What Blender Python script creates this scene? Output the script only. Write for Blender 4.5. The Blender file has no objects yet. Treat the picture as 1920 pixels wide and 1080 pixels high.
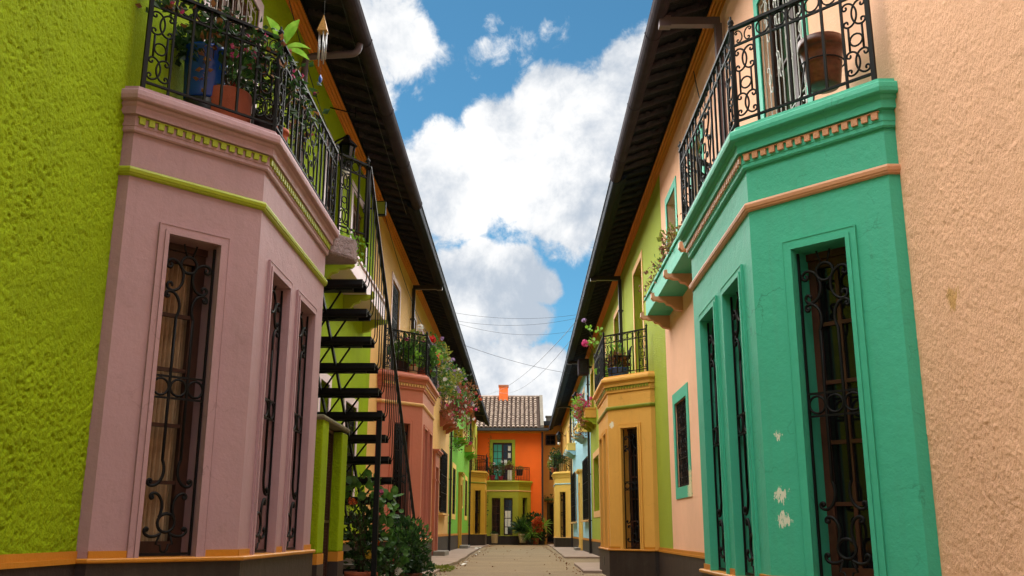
import bpy, bmesh, math, random
from mathutils import Vector, Matrix, noise
from functools import lru_cache
rad = math.radians
random.seed(7)
S = bpy.context.scene
COL = S.collection
# ------------------------------------------------------------------ camera
CAMH = 0.83; FPX = 1775.66; PITCH = 14.353; YAW = 0.7018; ROLL = 0.2015
cd = bpy.data.cameras.new('camera'); cam = bpy.data.objects.new('camera', cd); COL.objects.link(cam)
cd.sensor_width = 36; cd.lens = 36*FPX/1920; cd.clip_start = 0.05; cd.clip_end = 3000
cam.matrix_world = Matrix.Translation((0, 0, CAMH)) @ Matrix.Rotation(rad(YAW), 4, 'Z') @ Matrix.Rotation(rad(90+PITCH), 4, 'X') @ Matrix.Rotation(rad(ROLL), 4, 'Z')
S.camera = cam
def skydir(px, py):
    v = Vector(((px-960)/FPX, -(py-540)/FPX, -1)).normalized()
    return (cam.matrix_world.to_3x3() @ v).normalized()
# ------------------------------------------------------------------ view / sun / sky
S.view_settings.view_transform = 'Standard'; S.view_settings.look = 'None'
S.view_settings.gamma = 1.0; S.view_settings.use_curve_mapping = False
S.view_settings.exposure = 1.82
S.render.engine = 'CYCLES'
S.cycles.use_denoising = True
S.cycles.max_bounces = 8; S.cycles.diffuse_bounces = 5; S.cycles.transparent_max_bounces = 12
SUN_EL, SUN_AZ = 58.0, -40.0          # azimuth from +Y (down the lane) towards +X
sd = bpy.data.lights.new('sun', 'SUN'); sd.energy = 4.2; sd.angle = rad(140); sd.color = (1, .95, .87)
so = bpy.data.objects.new('sun', sd); COL.objects.link(so)
dv = Vector((math.sin(rad(SUN_AZ))*math.cos(rad(SUN_EL)), math.cos(rad(SUN_AZ))*math.cos(rad(SUN_EL)), math.sin(rad(SUN_EL))))
so.rotation_euler = dv.to_track_quat('Z', 'Y').to_euler(); so.location = (0, 20, 40)
W = bpy.data.worlds.new('World'); S.world = W; W.use_nodes = True
def build_world():
    nt = W.node_tree; N = nt.nodes; L = nt.links; N.clear()
    def nd(t, **k):
        n = N.new(t)
        for a, b in k.items(): setattr(n, a, b)
        return n
    def val(sock, v):
        if hasattr(v, 'is_output'): L.new(v, sock)
        else: sock.default_value = v
    def M(op, a, b=0.0, clamp=False):
        n = nd('ShaderNodeMath', operation=op, use_clamp=clamp); val(n.inputs[0], a); val(n.inputs[1], b); return n.outputs[0]
    def MR(v, a, b, c, d, smooth=True):
        n = nd('ShaderNodeMapRange', interpolation_type='SMOOTHSTEP' if smooth else 'LINEAR')
        val(n.inputs[0], v)
        for i, q in enumerate((a, b, c, d)): val(n.inputs[i+1], q)
        return n.outputs[0]
    tc = nd('ShaderNodeTexCoord'); D = tc.outputs['Generated']
    def dot(v):
        n = nd('ShaderNodeVectorMath', operation='DOT_PRODUCT'); L.new(D, n.inputs[0]); n.inputs[1].default_value = v; return n.outputs['Value']
    def nz(scale, detail, rough, off=(0, 0, 0), dist=0.0):
        mp = nd('ShaderNodeMapping'); L.new(D, mp.inputs[0]); mp.inputs['Location'].default_value = off
        n = nd('ShaderNodeTexNoise'); n.inputs['Scale'].default_value = scale; n.inputs['Detail'].default_value = detail
        n.inputs['Roughness'].default_value = rough; n.inputs['Distortion'].default_value = dist
        L.new(mp.outputs[0], n.inputs['Vector']); return n.outputs['Fac']
    sky = nd('ShaderNodeTexSky', sky_type='NISHITA'); sky.sun_disc = False
    sky.sun_elevation = rad(SUN_EL); sky.sun_rotation = rad(SUN_AZ); sky.altitude = 2600; sky.air_density = 1.0; sky.dust_density = .4; sky.ozone_density = 1.0
    hs = nd('ShaderNodeHueSaturation'); hs.inputs['Saturation'].default_value = 1.04; hs.inputs['Value'].default_value = 1.0; L.new(sky.outputs[0], hs.inputs['Color'])
    b1 = nd('ShaderNodeBackground'); b1.inputs['Strength'].default_value = 0.050; tm = nd('ShaderNodeMix', data_type='RGBA', blend_type='MULTIPLY'); tm.inputs[0].default_value = 1.0; L.new(hs.outputs[0], tm.inputs[6]); tm.inputs[7].default_value = (.42, .77, .74, 1); L.new(tm.outputs[2], b1.inputs['Color'])
    blobs = [(660, 40, 120, .85), (735, 95, 80, .72), (700, 150, 70, .62), (770, 155, 45, .45), (888, 122, 38, .34), (930, 102, 42, .36), (975, 88, 40, .34), (1045, 66, 36, .30), (840, 105, 30, .35), (1100, 60, 60, .4), (925, 45, 22, .3),
             (1205, 150, 95, 1), (1170, 230, 130, 1), (1060, 230, 110, 1), (1020, 190, 60, .9), (950, 300, 120, 1), (1060, 330, 130, 1), (850, 340, 120, 1), (790, 345, 90, 1), (1130, 360, 110, .55), (930, 400, 110, .55), (820, 420, 70, .5), (1010, 420, 90, .48),
             (905, 500, 60, 1), (960, 520, 70, 1), (1010, 535, 45, .85), (860, 560, 100, 1), (930, 590, 100, 1), (860, 640, 100, 1), (940, 660, 70, .85), (900, 720, 90, 1), (1020, 690, 50, .95), (960, 730, 80, 1), (1035, 745, 70, 1)]
    cur = None
    for x, y, r, w in blobs:
        r = r/FPX
        m = MR(dot(skydir(x, y)), math.cos(r*1.35), math.cos(r*.35), 0.0, w)
        cur = m if cur is None else M('MAXIMUM', cur, m)
    gen = MR(dot(skydir(960, 400)), math.cos(rad(34)), math.cos(rad(44)), 0.0, 0.62)
    cur = M('MAXIMUM', cur, gen)
    n1 = nz(9.0, 12, .62, (3.1, 1.7, .4), .35)
    n2 = nz(34.0, 10, .66, (0, 4, 2), .4)
    nn = M('ADD', M('MULTIPLY', M('SUBTRACT', n1, .5), 1.7), M('MULTIPLY', M('SUBTRACT', n2, .5), .95))
    dens = M('ADD', cur, nn)
    mask = MR(dens, .34, .74, 0.0, 1.0)
    n3 = nz(7.0, 9, .6, (1, 9, 5), .3)
    br = MR(M('ADD', n3, M('MULTIPLY', nn, .20)), .36, .62, 0.0, 1.0)
    cr = nd('ShaderNodeMix', data_type='RGBA'); L.new(br, cr.inputs[0])
    cr.inputs[6].default_value = (.50, .57, .66, 1); cr.inputs[7].default_value = (1.0, 1.0, 1.0, 1)
    b2 = nd('ShaderNodeBackground'); b2.inputs['Strength'].default_value = 0.30; L.new(cr.outputs[2], b2.inputs['Color'])
    mx = nd('ShaderNodeMixShader'); L.new(mask, mx.inputs[0]); L.new(b1.outputs[0], mx.inputs[1]); L.new(b2.outputs[0], mx.inputs[2])
    out = nd('ShaderNodeOutputWorld'); L.new(mx.outputs[0], out.inputs[0])
build_world()
# ------------------------------------------------------------------ materials
def lin(r, g, b):
    f = lambda c: (c/255)/12.92 if c/255 <= .04045 else ((c/255+.055)/1.055)**2.4
    return (f(r), f(g), f(b))
def mat(name, col, rough=.7, bumps=(), var=.10, vscale=1.5, metal=0.0, spec=.4, dirt=0.0, patches=(), fine=0.0, stretch=None, coat=0.0, streak=0.0, crack=0.0):
    """bumps: (scale, distance, kind). patches: (x,y,z,radius,colour) in object space (worn paint)"""
    m = bpy.data.materials.new(name); m.use_nodes = True; nt = m.node_tree; N = nt.nodes; L = nt.links
    b = N['Principled BSDF']; b.inputs['Roughness'].default_value = rough; b.inputs['Metallic'].default_value = metal
    b.inputs['Specular IOR Level'].default_value = spec
    if coat: b.inputs['Coat Weight'].default_value = coat
    tc = N.new('ShaderNodeTexCoord'); O = tc.outputs['Object']
    if stretch:
        mp = N.new('ShaderNodeMapping'); mp.inputs['Scale'].default_value = stretch[0]; mp.inputs['Rotation'].default_value = stretch[1]; L.new(O, mp.inputs[0]); OS = mp.outputs[0]
    else: OS = O
    def noise_(scale, detail=5, rgh=.6, src=None):
        n = N.new('ShaderNodeTexNoise'); n.inputs['Scale'].default_value = scale; n.inputs['Detail'].default_value = detail; n.inputs['Roughness'].default_value = rgh
        L.new(src or O, n.inputs['Vector']); return n.outputs['Fac']
    def ramp(v, a, b_, c, d):
        n = N.new('ShaderNodeMapRange'); L.new(v, n.inputs[0])
        for i, q in enumerate((a, b_, c, d)): n.inputs[i+1].default_value = q
        return n.outputs[0]
    def mixc(f, a, b_, blend='MIX'):
        n = N.new('ShaderNodeMix'); n.data_type = 'RGBA'; n.blend_type = blend
        if hasattr(f, 'is_output'): L.new(f, n.inputs[0])
        else: n.inputs[0].default_value = f
        for i, q in ((6, a), (7, b_)):
            if hasattr(q, 'is_output'): L.new(q, n.inputs[i])
            else: n.inputs[i].default_value = (*q, 1)
        return n.outputs[2]
    c = mixc(ramp(noise_(vscale, 6, .65), .3, .7, 0, 1), tuple(x*(1-var) for x in col), tuple(min(1, x*(1+var)) for x in col))
    if fine:
        c = mixc(ramp(noise_(60, 3, .6, OS), .35, .65, 0, fine), c, tuple(x*.55 for x in col))
    if streak:
        mp2 = N.new('ShaderNodeMapping'); mp2.inputs['Scale'].default_value = (6, 6, .5); L.new(O, mp2.inputs[0])
        c = mixc(ramp(noise_(2.2, 5, .6, mp2.outputs[0]), .5, .75, 0, streak), c, (.09, .075, .06))
    if crack:
        wp = N.new('ShaderNodeMix'); wp.data_type = 'RGBA'; wp.blend_type = 'LINEAR_LIGHT'; wp.inputs[0].default_value = .18; L.new(O, wp.inputs[6])
        wn = N.new('ShaderNodeTexNoise'); wn.inputs['Scale'].default_value = 5; wn.inputs['Detail'].default_value = 5; L.new(O, wn.inputs['Vector']); L.new(wn.outputs['Color'], wp.inputs[7])
        vo = N.new('ShaderNodeTexVoronoi'); vo.feature = 'DISTANCE_TO_EDGE'; vo.inputs['Scale'].default_value = 1.7; L.new(wp.outputs[2], vo.inputs['Vector'])
        ck = N.new('ShaderNodeMath'); ck.operation = 'MULTIPLY'; L.new(ramp(vo.outputs['Distance'], .0, .012, 1, 0), ck.inputs[0]); L.new(ramp(noise_(1.6, 3), .52, .62, 0, crack), ck.inputs[1])
        c = mixc(ck.outputs[0], c, tuple(x*.25 for x in col))
        c = mixc(ramp(noise_(7, 8, .75), .52, .75, 0, .22), c, tuple(min(1, x*1.18+.02) for x in col))
    if dirt:
        c = mixc(ramp(noise_(4.5, 8, .72), .56, .74, 0, dirt), c, (.07, .06, .045))
    for (px, py, pz, pr, pc) in patches:
        d = N.new('ShaderNodeVectorMath'); d.operation = 'DISTANCE'; L.new(O, d.inputs[0]); d.inputs[1].default_value = (px, py, pz)
        fall = ramp(d.outputs['Value'], pr, pr*.15, 0, 1)
        mu = N.new('ShaderNodeMath'); mu.operation = 'MULTIPLY'; L.new(fall, mu.inputs[0]); pm = N.new('ShaderNodeMapping'); pm.inputs['Scale'].default_value = (1, 1, .38); L.new(O, pm.inputs[0]); L.new(noise_(48, 5, .75, pm.outputs[0]), mu.inputs[1])
        c = mixc(ramp(mu.outputs[0], .395, .41, 0, 1), c, pc)
    L.new(c, b.inputs['Base Color'])
    prev = None
    for sc, dist, kind in bumps:
        if kind == 'v':
            n = N.new('ShaderNodeTexVoronoi'); n.inputs['Scale'].default_value = sc; L.new(OS, n.inputs['Vector']); h = n.outputs['Distance']
        elif kind == 'w':
            n = N.new('ShaderNodeTexWave'); n.inputs['Scale'].default_value = sc; n.inputs['Distortion'].default_value = 4; n.inputs['Detail'].default_value = 3; L.new(OS, n.inputs['Vector']); h = n.outputs['Fac']
        else: h = noise_(sc, 6, .62, OS)
        bp = N.new('ShaderNodeBump'); bp.inputs['Strength'].default_value = 1.0; bp.inputs['Distance'].default_value = dist; L.new(h, bp.inputs['Height'])
        if prev: L.new(prev, bp.inputs['Normal'])
        prev = bp.outputs['Normal']
    if prev: L.new(prev, b.inputs['Normal'])
    return m
DG = ((1, 1.2, .9), (rad(38), 0, 0))
ROUGH = ((30, .022, 'n'), (75, .008, 'n'))
STUC = ((30, .030, 'n'), (85, .010, 'n'))
SMOO = ((9, .006, 'n'), (45, .0022, 'n'))
MM = {}
def mk(k, *a, **kw): MM[k] = mat(k, *a, **kw)
mk('lime_stucco', (.265, .38, .005), .85, ROUGH, .13, 1.0, stretch=DG, dirt=.12, fine=.18, spec=.08)
mk('peach_stucco', (.90, .52, .345), .85, ((60, .010, 'n'),), .08, .7, stretch=DG, dirt=.07, fine=.05, spec=.1, patches=((0, -2.81, 2.1, .20, lin(215, 165, 110)),))
mk('lilac_paint', (.39, .240, .268), .6, SMOO, .07, .8, spec=.3, dirt=.16, streak=.10, crack=.3)
mk('lime_trim', (.31, .37, .012), .5, SMOO, .08)
mk('ochre_trim', (.50, .195, .014), .5, SMOO, .10, dirt=.12)
mk('plinth_paint', (.027, .017, .015), .55, SMOO, .20, 2.0, dirt=.35, streak=.2)
mk('green_paint', (.055, .44, .295), .55, SMOO, .05, .8, dirt=.08)
mk('green_worn', (.055, .44, .295), .55, SMOO, .05, .8, dirt=.08, crack=.5, streak=.10, patches=((-.69, -1.58, 1.06, .17, (.72, .74, .62)), (-.77, -1.66, 1.03, .17, (.72, .74, .62)), (-.73, -1.62, 0.90, .15, (.7, .72, .6)), (-.70, -1.59, 1.45, .11, (.72, .74, .62))))
mk('green_bare', (.055, .44, .295), .55, SMOO, .05, .8, patches=((-.01, 5.93, 1.45, .75, (.70, .66, .40)),))
mk('peach_trim', (.62, .30, .17), .5, SMOO, .05)
mk('peach2_stucco', (.80, .46, .15), .8, STUC, .06, .9, fine=.10)
mk('salmon_paint', (.48, .15, .10), .55, SMOO, .06, .9)
mk('pale_salmon', (.62, .36, .27), .55, SMOO, .06)
mk('peachtan_trim', (.72, .42, .17), .55, SMOO, .05)
mk('green_stucco', (.17, .47, .025), .8, STUC, .08, .9)
mk('yellowgreen_stucco', (.42, .46, .03), .8, STUC, .08)
mk('limegreen_stucco', (.34, .42, .022), .8, STUC, .08, 1.0, fine=.2)
mk('ochre_paint', (.72, .37, .075), .55, SMOO, .06, .9, patches=((.45, 18.0-16.2+.0, 2.8, .0001, (1, 1, 1)),))
mk('ochre_worn', (.72, .37, .075), .55, SMOO, .06, .9, dirt=.06, streak=.08, crack=.3, patches=((-.74, -1.91, 2.77, .17, (.8, .75, .6)),))
mk('olive_trim', (.20, .23, .012), .55, SMOO, .08)
mk('blue_stucco', (.34, .60, .74), .7, STUC, .05)
mk('blue_trim', (.36, .60, .72), .6, SMOO, .05)
mk('yellow_paint', (.82, .52, .12), .6, SMOO, .06)
mk('mustard_paint', (.52, .29, .022), .6, SMOO, .06)
mk('orange_stucco', (.95, .15, .006), .7, STUC, .07, .8)
mk('olive_paint', (.30, .31, .018), .6, SMOO, .08)
mk('tan_stucco', (.60, .33, .085), .8, STUC, .08, dirt=.2)
mk('orange_cornice', (.58, .20, .012), .6, SMOO, .12)
mk('pale_lilac', (.66, .53, .56), .55, SMOO, .06, dirt=.12)
mk('dirty_lilac', (.32, .235, .245), .8, STUC, .25, 3, dirt=.8)
mk('iron', (.005, .005, .006), .55, ((120, .001, 'n'),), .3, 20, metal=.0, spec=.18)
mk('white_iron', (.62, .60, .56), .5, (), .1)
mk('gutter_brown', (.036, .027, .034), .8, ((20, .003, 'n'),), .25, 3, dirt=.3, spec=.08)
mk('gutter_navy', (.013, .019, .032), .75, ((20, .003, 'n'),), .2, 3, spec=.1)
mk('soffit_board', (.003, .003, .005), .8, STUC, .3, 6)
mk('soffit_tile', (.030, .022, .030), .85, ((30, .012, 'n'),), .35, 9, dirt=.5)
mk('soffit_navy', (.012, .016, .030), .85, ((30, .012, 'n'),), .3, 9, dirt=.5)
mk('pipe_dark', (.022, .018, .018), .4, (), .2)
mk('pipe_plum', (.11, .075, .085), .4, (), .2)
mk('dark_wood', (.045, .016, .010), .45, ((8, .003, 'n'),), .3, 6, stretch=((6, 6, .6), (0, 0, 0)))
mk('red_wood', (.060, .019, .011), .42, ((8, .003, 'n'),), .3, 6, stretch=((6, 6, .6), (0, 0, 0)))
mk('brown_door', (.16, .085, .06), .6, ((8, .003, 'n'),), .2, 5)
mk('curtain', (.64, .45, .28), .9, (), .25, 9, stretch=((14, 14, .8), (0, 0, 0)), fine=.35)
mk('white_curtain', (.75, .72, .66), .9, (), .08, 9)
mk('green_curtain', (.03, .09, .04), .9, (), .2, 9)
mk('teal_shutter', (.06, .40, .30), .5, (), .1)
def glass(name, col=(.006, .006, .007), clear=0.0):
    m = bpy.data.materials.new(name); m.use_nodes = True; nt = m.node_tree; N = nt.nodes; L = nt.links; b = N['Principled BSDF']
    b.inputs['Base Color'].default_value = (*col, 1); b.inputs['Roughness'].default_value = .06; b.inputs['Specular IOR Level'].default_value = .5
    if clear:
        t = N.new('ShaderNodeBsdfTransparent'); t.inputs[0].default_value = (.9, .9, .88, 1); x = N.new('ShaderNodeMixShader'); x.inputs[0].default_value = clear
        L.new(b.outputs[0], x.inputs[1]); L.new(t.outputs[0], x.inputs[2]); L.new(x.outputs[0], N['Material Output'].inputs[0])
    MM[name] = m
glass('dark_glass'); glass('clear_glass', clear=.88)
mk('terracotta', (.36, .085, .040), .75, SMOO, .15, 6, dirt=.15)
mk('blue_glaze', (.010, .075, .42), .22, (), .08, 3, spec=.6)
mk('brown_glaze', (.12, .032, .014), .32, ((30, .003, 'n'),), .35, 14, spec=.4, patches=((-.14, -.12, .18, .10, (.45, .26, .1)),))
mk('black_plastic', (.012, .012, .013), .4)
mk('green_plastic', (.02, .10, .05), .5)
mk('magenta_glaze', (.28, .012, .05), .4)
mk('cream_glaze', (.62, .50, .32), .5, SMOO, .12, 5, dirt=.2)
mk('white_paint', (.75, .73, .68), .5, (), .05)
mk('soil', (.03, .02, .014), .95, ((60, .02, 'n'),), .3)
def leafmat(name, c1, c2, trans=.35):
    m = bpy.data.materials.new(name); m.use_nodes = True; nt = m.node_tree; N = nt.nodes; L = nt.links; b = N['Principled BSDF']
    tc = N.new('ShaderNodeTexCoord'); n = N.new('ShaderNodeTexNoise'); n.inputs['Scale'].default_value = 14; n.inputs['Detail'].default_value = 2; L.new(tc.outputs['Object'], n.inputs['Vector'])
    r = N.new('ShaderNodeMapRange'); L.new(n.outputs['Fac'], r.inputs[0]); r.inputs[1].default_value = .35; r.inputs[2].default_value = .65
    x = N.new('ShaderNodeMix'); x.data_type = 'RGBA'; L.new(r.outputs[0], x.inputs[0]); x.inputs[6].default_value = (*c1, 1); x.inputs[7].default_value = (*c2, 1)
    L.new(x.outputs[2], b.inputs['Base Color']); b.inputs['Roughness'].default_value = .5; b.inputs['Specular IOR Level'].default_value = .35
    t = N.new('ShaderNodeBsdfTranslucent'); L.new(x.outputs[2], t.inputs[0]); a = N.new('ShaderNodeMixShader'); a.inputs[0].default_value = trans
    L.new(b.outputs[0], a.inputs[1]); L.new(t.outputs[0], a.inputs[2]); L.new(a.outputs[0], N['Material Output'].inputs[0]); MM[name] = m
leafmat('leaf_dark', (.010, .032, .009), (.036, .088, .020))
leafmat('leaf_mid', (.035, .10, .018), (.085, .19, .03))
leafmat('leaf_bright', (.15, .34, .03), (.26, .48, .06), .45)
leafmat('leaf_yellow', (.14, .20, .03), (.30, .30, .05))
leafmat('leaf_rust', (.14, .045, .025), (.28, .13, .04))
leafmat('leaf_red', (.35, .05, .02), (.55, .12, .03))
for k, c in dict(fl_red=(.62, .02, .025), fl_orange=(.72, .13, .02), fl_pink=(.70, .06, .25), fl_lilac=(.38, .24, .47), fl_white=(.82, .80, .76), fl_rust=(.42, .07, .06), fl_yellow=(.8, .5, .05)).items():
    leafmat(k, tuple(x*.8 for x in c), c, .3)
mk('stem', (.07, .065, .03), .8)
mk('stem_brown', (.06, .038, .022), .85)
mk('wire', (.02, .02, .022), .5)
mk('pavement', (.30, .215, .165), .9, ((12, .012, 'n'), (60, .005, 'n')), .18, 1.6, dirt=.3)
mk('step_stone', (.24, .21, .18), .9, ((16, .01, 'n'),), .2, 3, dirt=.3)
mk('moss', (.10, .12, .02), .95, ((40, .02, 'n'),), .4, 8)
mk('moss_stone', (.15, .14, .085), .9, ((25, .02, 'n'),), .3, 6, dirt=.4)
mk('paper', (.75, .74, .70), .8)
mk('metal_light', (.45, .45, .45), .35, (), .05, metal=.8)
mk('chimney_orange', (.80, .16, .03), .8, STUC, .06)
mk('chimney_cap', (.36, .13, .06), .85, STUC, .1)
mk('roof_gutter_dark', (.04, .045, .05), .5)
mk('verge_mortar', (.15, .13, .10), .9, STUC, .15, 3, dirt=.4)
def tilemat():
    m = mat('roof_tile', (.255, .195, .155), .9, ((25, .01, 'n'),), .45, 4.0, dirt=.5, spec=.15); MM['roof_tile'] = m
tilemat()
def groundmat():
    m = mat('street_concrete', (.23, .16, .085), .9, ((5, .02, 'n'), (40, .006, 'n')), .16, .6, dirt=.55, crack=.5, stretch=((1, 3, 1), (0, 0, 0))); MM['street_concrete'] = m
groundmat()
# ------------------------------------------------------------------ mesh builder
class MB:
    def __init__(s, T=None): s.v = []; s.f = []; s.sm = []; s.T = T
    def add(s, vs, fs, smooth=False, raw=False):
        o = len(s.v)
        s.v += [Vector(p) if (raw or s.T is None) else Vector(s.T(*p)) for p in vs]
        s.f += [tuple(i+o for i in f) for f in fs]; s.sm += [smooth]*len(fs)
    def box(s, x0, x1, y0, y1, z0, z1):
        v = [(x, y, z) for x in (x0, x1) for y in (y0, y1) for z in (z0, z1)]
        s.add(v, [(0, 1, 3, 2), (4, 6, 7, 5), (0, 4, 5, 1), (2, 3, 7, 6), (0, 2, 6, 4), (1, 5, 7, 3)])
    def quad(s, *p): s.add(p, [tuple(range(len(p)))])
    def tube(s, pts, r, n=5, closed=False, cap=True):
        P = [Vector(p) if s.T is None else Vector(s.T(*p)) for p in pts]
        m = len(P); vs = []; fs = []; u = None
        for i in range(m):
            a = P[(i-1) % m] if (closed or i > 0) else P[0]; b = P[(i+1) % m] if (closed or i < m-1) else P[-1]
            t = (b-a)
            if t.length < 1e-9: t = Vector((0, 0, 1))
            t.normalize()
            if u is None:
                u = t.orthogonal().normalized()
            else:
                u = u - t*u.dot(t)
                u = u.normalized() if u.length > 1e-6 else t.orthogonal().normalized()
            w = t.cross(u); rr = r[i] if isinstance(r, (list, tuple)) else r
            for k in range(n):
                a_ = 2*math.pi*k/n; vs.append(P[i]+u*(math.cos(a_)*rr)+w*(math.sin(a_)*rr))
        for i in range(m if closed else m-1):
            j = (i+1) % m
            for k in range(n): fs.append((i*n+k, i*n+(k+1) % n, j*n+(k+1) % n, j*n+k))
        if cap and not closed: fs.append(tuple(range(n))[::-1]); fs.append(tuple((m-1)*n+k for k in range(n)))
        s.add(vs, fs, True, True)
    def lathe(s, prof, c, n=20, smooth=True):
        vs = []; fs = []; m = len(prof)
        for r, z in prof:
            for k in range(n): a = 2*math.pi*k/n; vs.append((c[0]+r*math.cos(a), c[1]+r*math.sin(a), c[2]+z))
        for i in range(m-1):
            for k in range(n): fs.append((i*n+k, i*n+(k+1) % n, (i+1)*n+(k+1) % n, (i+1)*n+k))
        fs.append(tuple(range(n))[::-1]); fs.append(tuple((m-1)*n+k for k in range(n)))
        s.add(vs, fs, smooth)
    def prism(s, poly, a0, a1, axis=2):
        """poly = 2D outline, extruded along axis between a0 and a1"""
        n = len(poly)
        def P(p, a):
            return (p[0], p[1], a) if axis == 2 else ((p[0], a, p[1]) if axis == 1 else (a, p[0], p[1]))
        s.add([P(p, a0) for p in poly]+[P(p, a1) for p in poly], [tuple(range(n))[::-1], tuple(range(n, 2*n))]+[(i, (i+1) % n, n+(i+1) % n, n+i) for i in range(n)])
    def sweep(s, path, prof):
        """path in plan (u,d), outward = left; prof = closed outline of (offset, z)"""
        k = len(prof); vs = []; fs = []; off = []
        for i in range(len(path)):
            ns = []
            for a, b in ((i-1, i), (i, i+1)):
                if 0 <= a and b < len(path):
                    t = Vector((path[b][0]-path[a][0], path[b][1]-path[a][1])).normalized(); ns.append(Vector((-t.y, t.x)))
            off.append(ns[0] if len(ns) == 1 else (ns[0]+ns[1])/(1+ns[0].dot(ns[1])))
        for i, p in enumerate(path):
            for o, z in prof: vs.append((p[0]+off[i].x*o, p[1]+off[i].y*o, z))
        for i in range(len(path)-1):
            for j in range(k): fs.append((i*k+j, (i+1)*k+j, (i+1)*k+(j+1) % k, i*k+(j+1) % k))
        fs.append(tuple(range(k))); fs.append(tuple((len(path)-1)*k+j for j in range(k))[::-1])
        s.add(vs, fs)
    def build(s, name, m, parent=None, kind=None, bevel=0.0, recalc=True):
        me = bpy.data.meshes.new(name)
        off = Vector((0, 0, 0))
        if parent is not None:
            q = parent
            while q is not None: off += q.location; q = q.parent
        me.from_pydata([p-off for p in s.v], [], s.f)
        me.polygons.foreach_set('use_smooth', s.sm)
        if recalc:
            bm = bmesh.new(); bm.from_mesh(me); bmesh.ops.recalc_face_normals(bm, faces=bm.faces); bm.to_mesh(me); bm.free()
        me.materials.append(MM[m] if isinstance(m, str) else m)
        o = bpy.data.objects.new(name, me); COL.objects.link(o)
        if parent is not None: o.parent = parent
        if kind: o['kind'] = kind
        if bevel:
            b = o.modifiers.new('bevel', 'BEVEL'); b.width = bevel; b.segments = 2; b.limit_method = 'ANGLE'; b.angle_limit = rad(35)
        return o
def thing(name, label, cat, loc=(0, 0, 0), group=None):
    o = bpy.data.objects.new(name, None); COL.objects.link(o); o.location = loc; o.empty_display_size = .2
    o['label'] = label; o['category'] = cat
    if group: o['group'] = group
    return o
def tag(o, label, cat, group=None):
    o['label'] = label; o['category'] = cat
    if group: o['group'] = group
    return o
def FR(P0, P1, T):
    """frame on a facade face: (a along, b up, c outward) -> world"""
    P0 = Vector(P0); e = (Vector(P1)-P0); L = e.length; e = e/L; n = Vector((-e.y, e.x))
    return (lambda a, b, c=0.0: T(P0.x+e.x*a+n.x*c, P0.y+e.y*a+n.y*c, b)), L
# ------------------------------------------------------------------ wrought iron
@lru_cache(None)
def curl(t0, t1, mid=0.6, l=.15, N=42):
    pts = [(0., 0.)]; h = 0; x = y = 0; s0 = 0
    for i in range(1, N+1):
        s1 = .5-.5*math.cos(math.pi*i/N); ds = s1-s0; sm = (s0+s1)/2
        k = t0*6.2832/l*math.exp(-sm/l)+mid+t1*6.2832/l*math.exp(-(1-sm)/l)
        h += k*ds/2; x += math.cos(h)*ds; y += math.sin(h)*ds; h += k*ds/2
        pts.append((x, y)); s0 = s1
    return pts
def scroll(p0, p1, t0, t1, mid=.6, flip=False, l=.15):
    P = curl(t0, t1, mid, l); P = [(x, -y) if flip else (x, y) for x, y in P]
    a = complex(*P[0]); b = complex(*P[-1]); k = (complex(*p1)-complex(*p0))/(b-a)
    return [((complex(*p0)+(complex(*q)-a)*k).real, (complex(*p0)+(complex(*q)-a)*k).imag) for q in P]
def ring(mb, x, z, r, c=0.0, t=.006, n=16, seg=5):
    mb.tube([(x+r*math.cos(6.2832*i/n), z+r*math.sin(6.2832*i/n), c) for i in range(n)], t, seg, closed=True)
def sc(mb, p0, p1, t0, t1, mid=.6, flip=False, c=0.0, t=.006, l=.15, seg=5):
    mb.tube([(x, z, c) for x, z in scroll(p0, p1, t0, t1, mid, flip, l)], t, seg)
def window_grille(f, w, h, t=.0110, c=0.0, nb=2):
    """scrolled iron grille, centred at a=0, b from 0 to h"""
    mb = MB(f); k = w/.40; s = h/2.14
    hw = w/2-.012
    z1, z2 = 1.03*s, 1.175*s
    for z in (z1, z2): mb.box(-hw, hw, z-.007, z+.007, c-.007, c+.007)
    for x in (-hw, hw): mb.box(x-.007, x+.007, .01, h-.02, c-.008, c+.008)
    mb.box(-hw, hw, .012, .028, c-.007, c+.007)
    r = min(.058*k, (z2-z1)/2-.006)
    for i in (-1, 0, 1): ring(mb, i*.128*k, (z1+z2)/2, r, c, t*.8)
    ring(mb, 0, 1.965*s, .062*k, c, t)
    ring(mb, 0, .215*s, .062*k, c, t)
    for q in (-1, 1):
        fl = q > 0
        P = scroll((q*.145*k, 1.735*s), (q*.066*k, 1.58*s), 1.15, 0.0, 1.8, not fl)
        mb.tube([(x, z, c) for x, z in P]+[(q*.066*k, 1.2*s, c), (q*.066*k, .62*s, c)]+[(x, z, c) for x, z in scroll((q*.145*k, .475*s), (q*.066*k, .62*s), 1.15, 0.0, 1.8, fl)][::-1], t)
        sc(mb, (q*.140*k, 1.955*s), (q*.118*k, 1.80*s), 1.2, 1.1, .3, not fl, c, t)
        sc(mb, (q*.135*k, .175*s), (q*.035*k, .145*s), 1.2, 0, 1.6, fl, c, t)
        sc(mb, (q*.115*k, .385*s), (q*.055*k, .25*s), 1.1, 0.0, 1.6, not fl, c, t)
        mb.tube([(q*.022, 1.965*s+.062*k, c), (q*.05*k, h-.03, c)], t*.7)
        mb.tube([(q*.03*k, .16*s, c), (q*.06*k, .08*s, c), (q*.03*k, .075*s, c), (q*.022*k, .04*s, c), (0, .03*s, c)], t*.7)
    return mb
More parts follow.
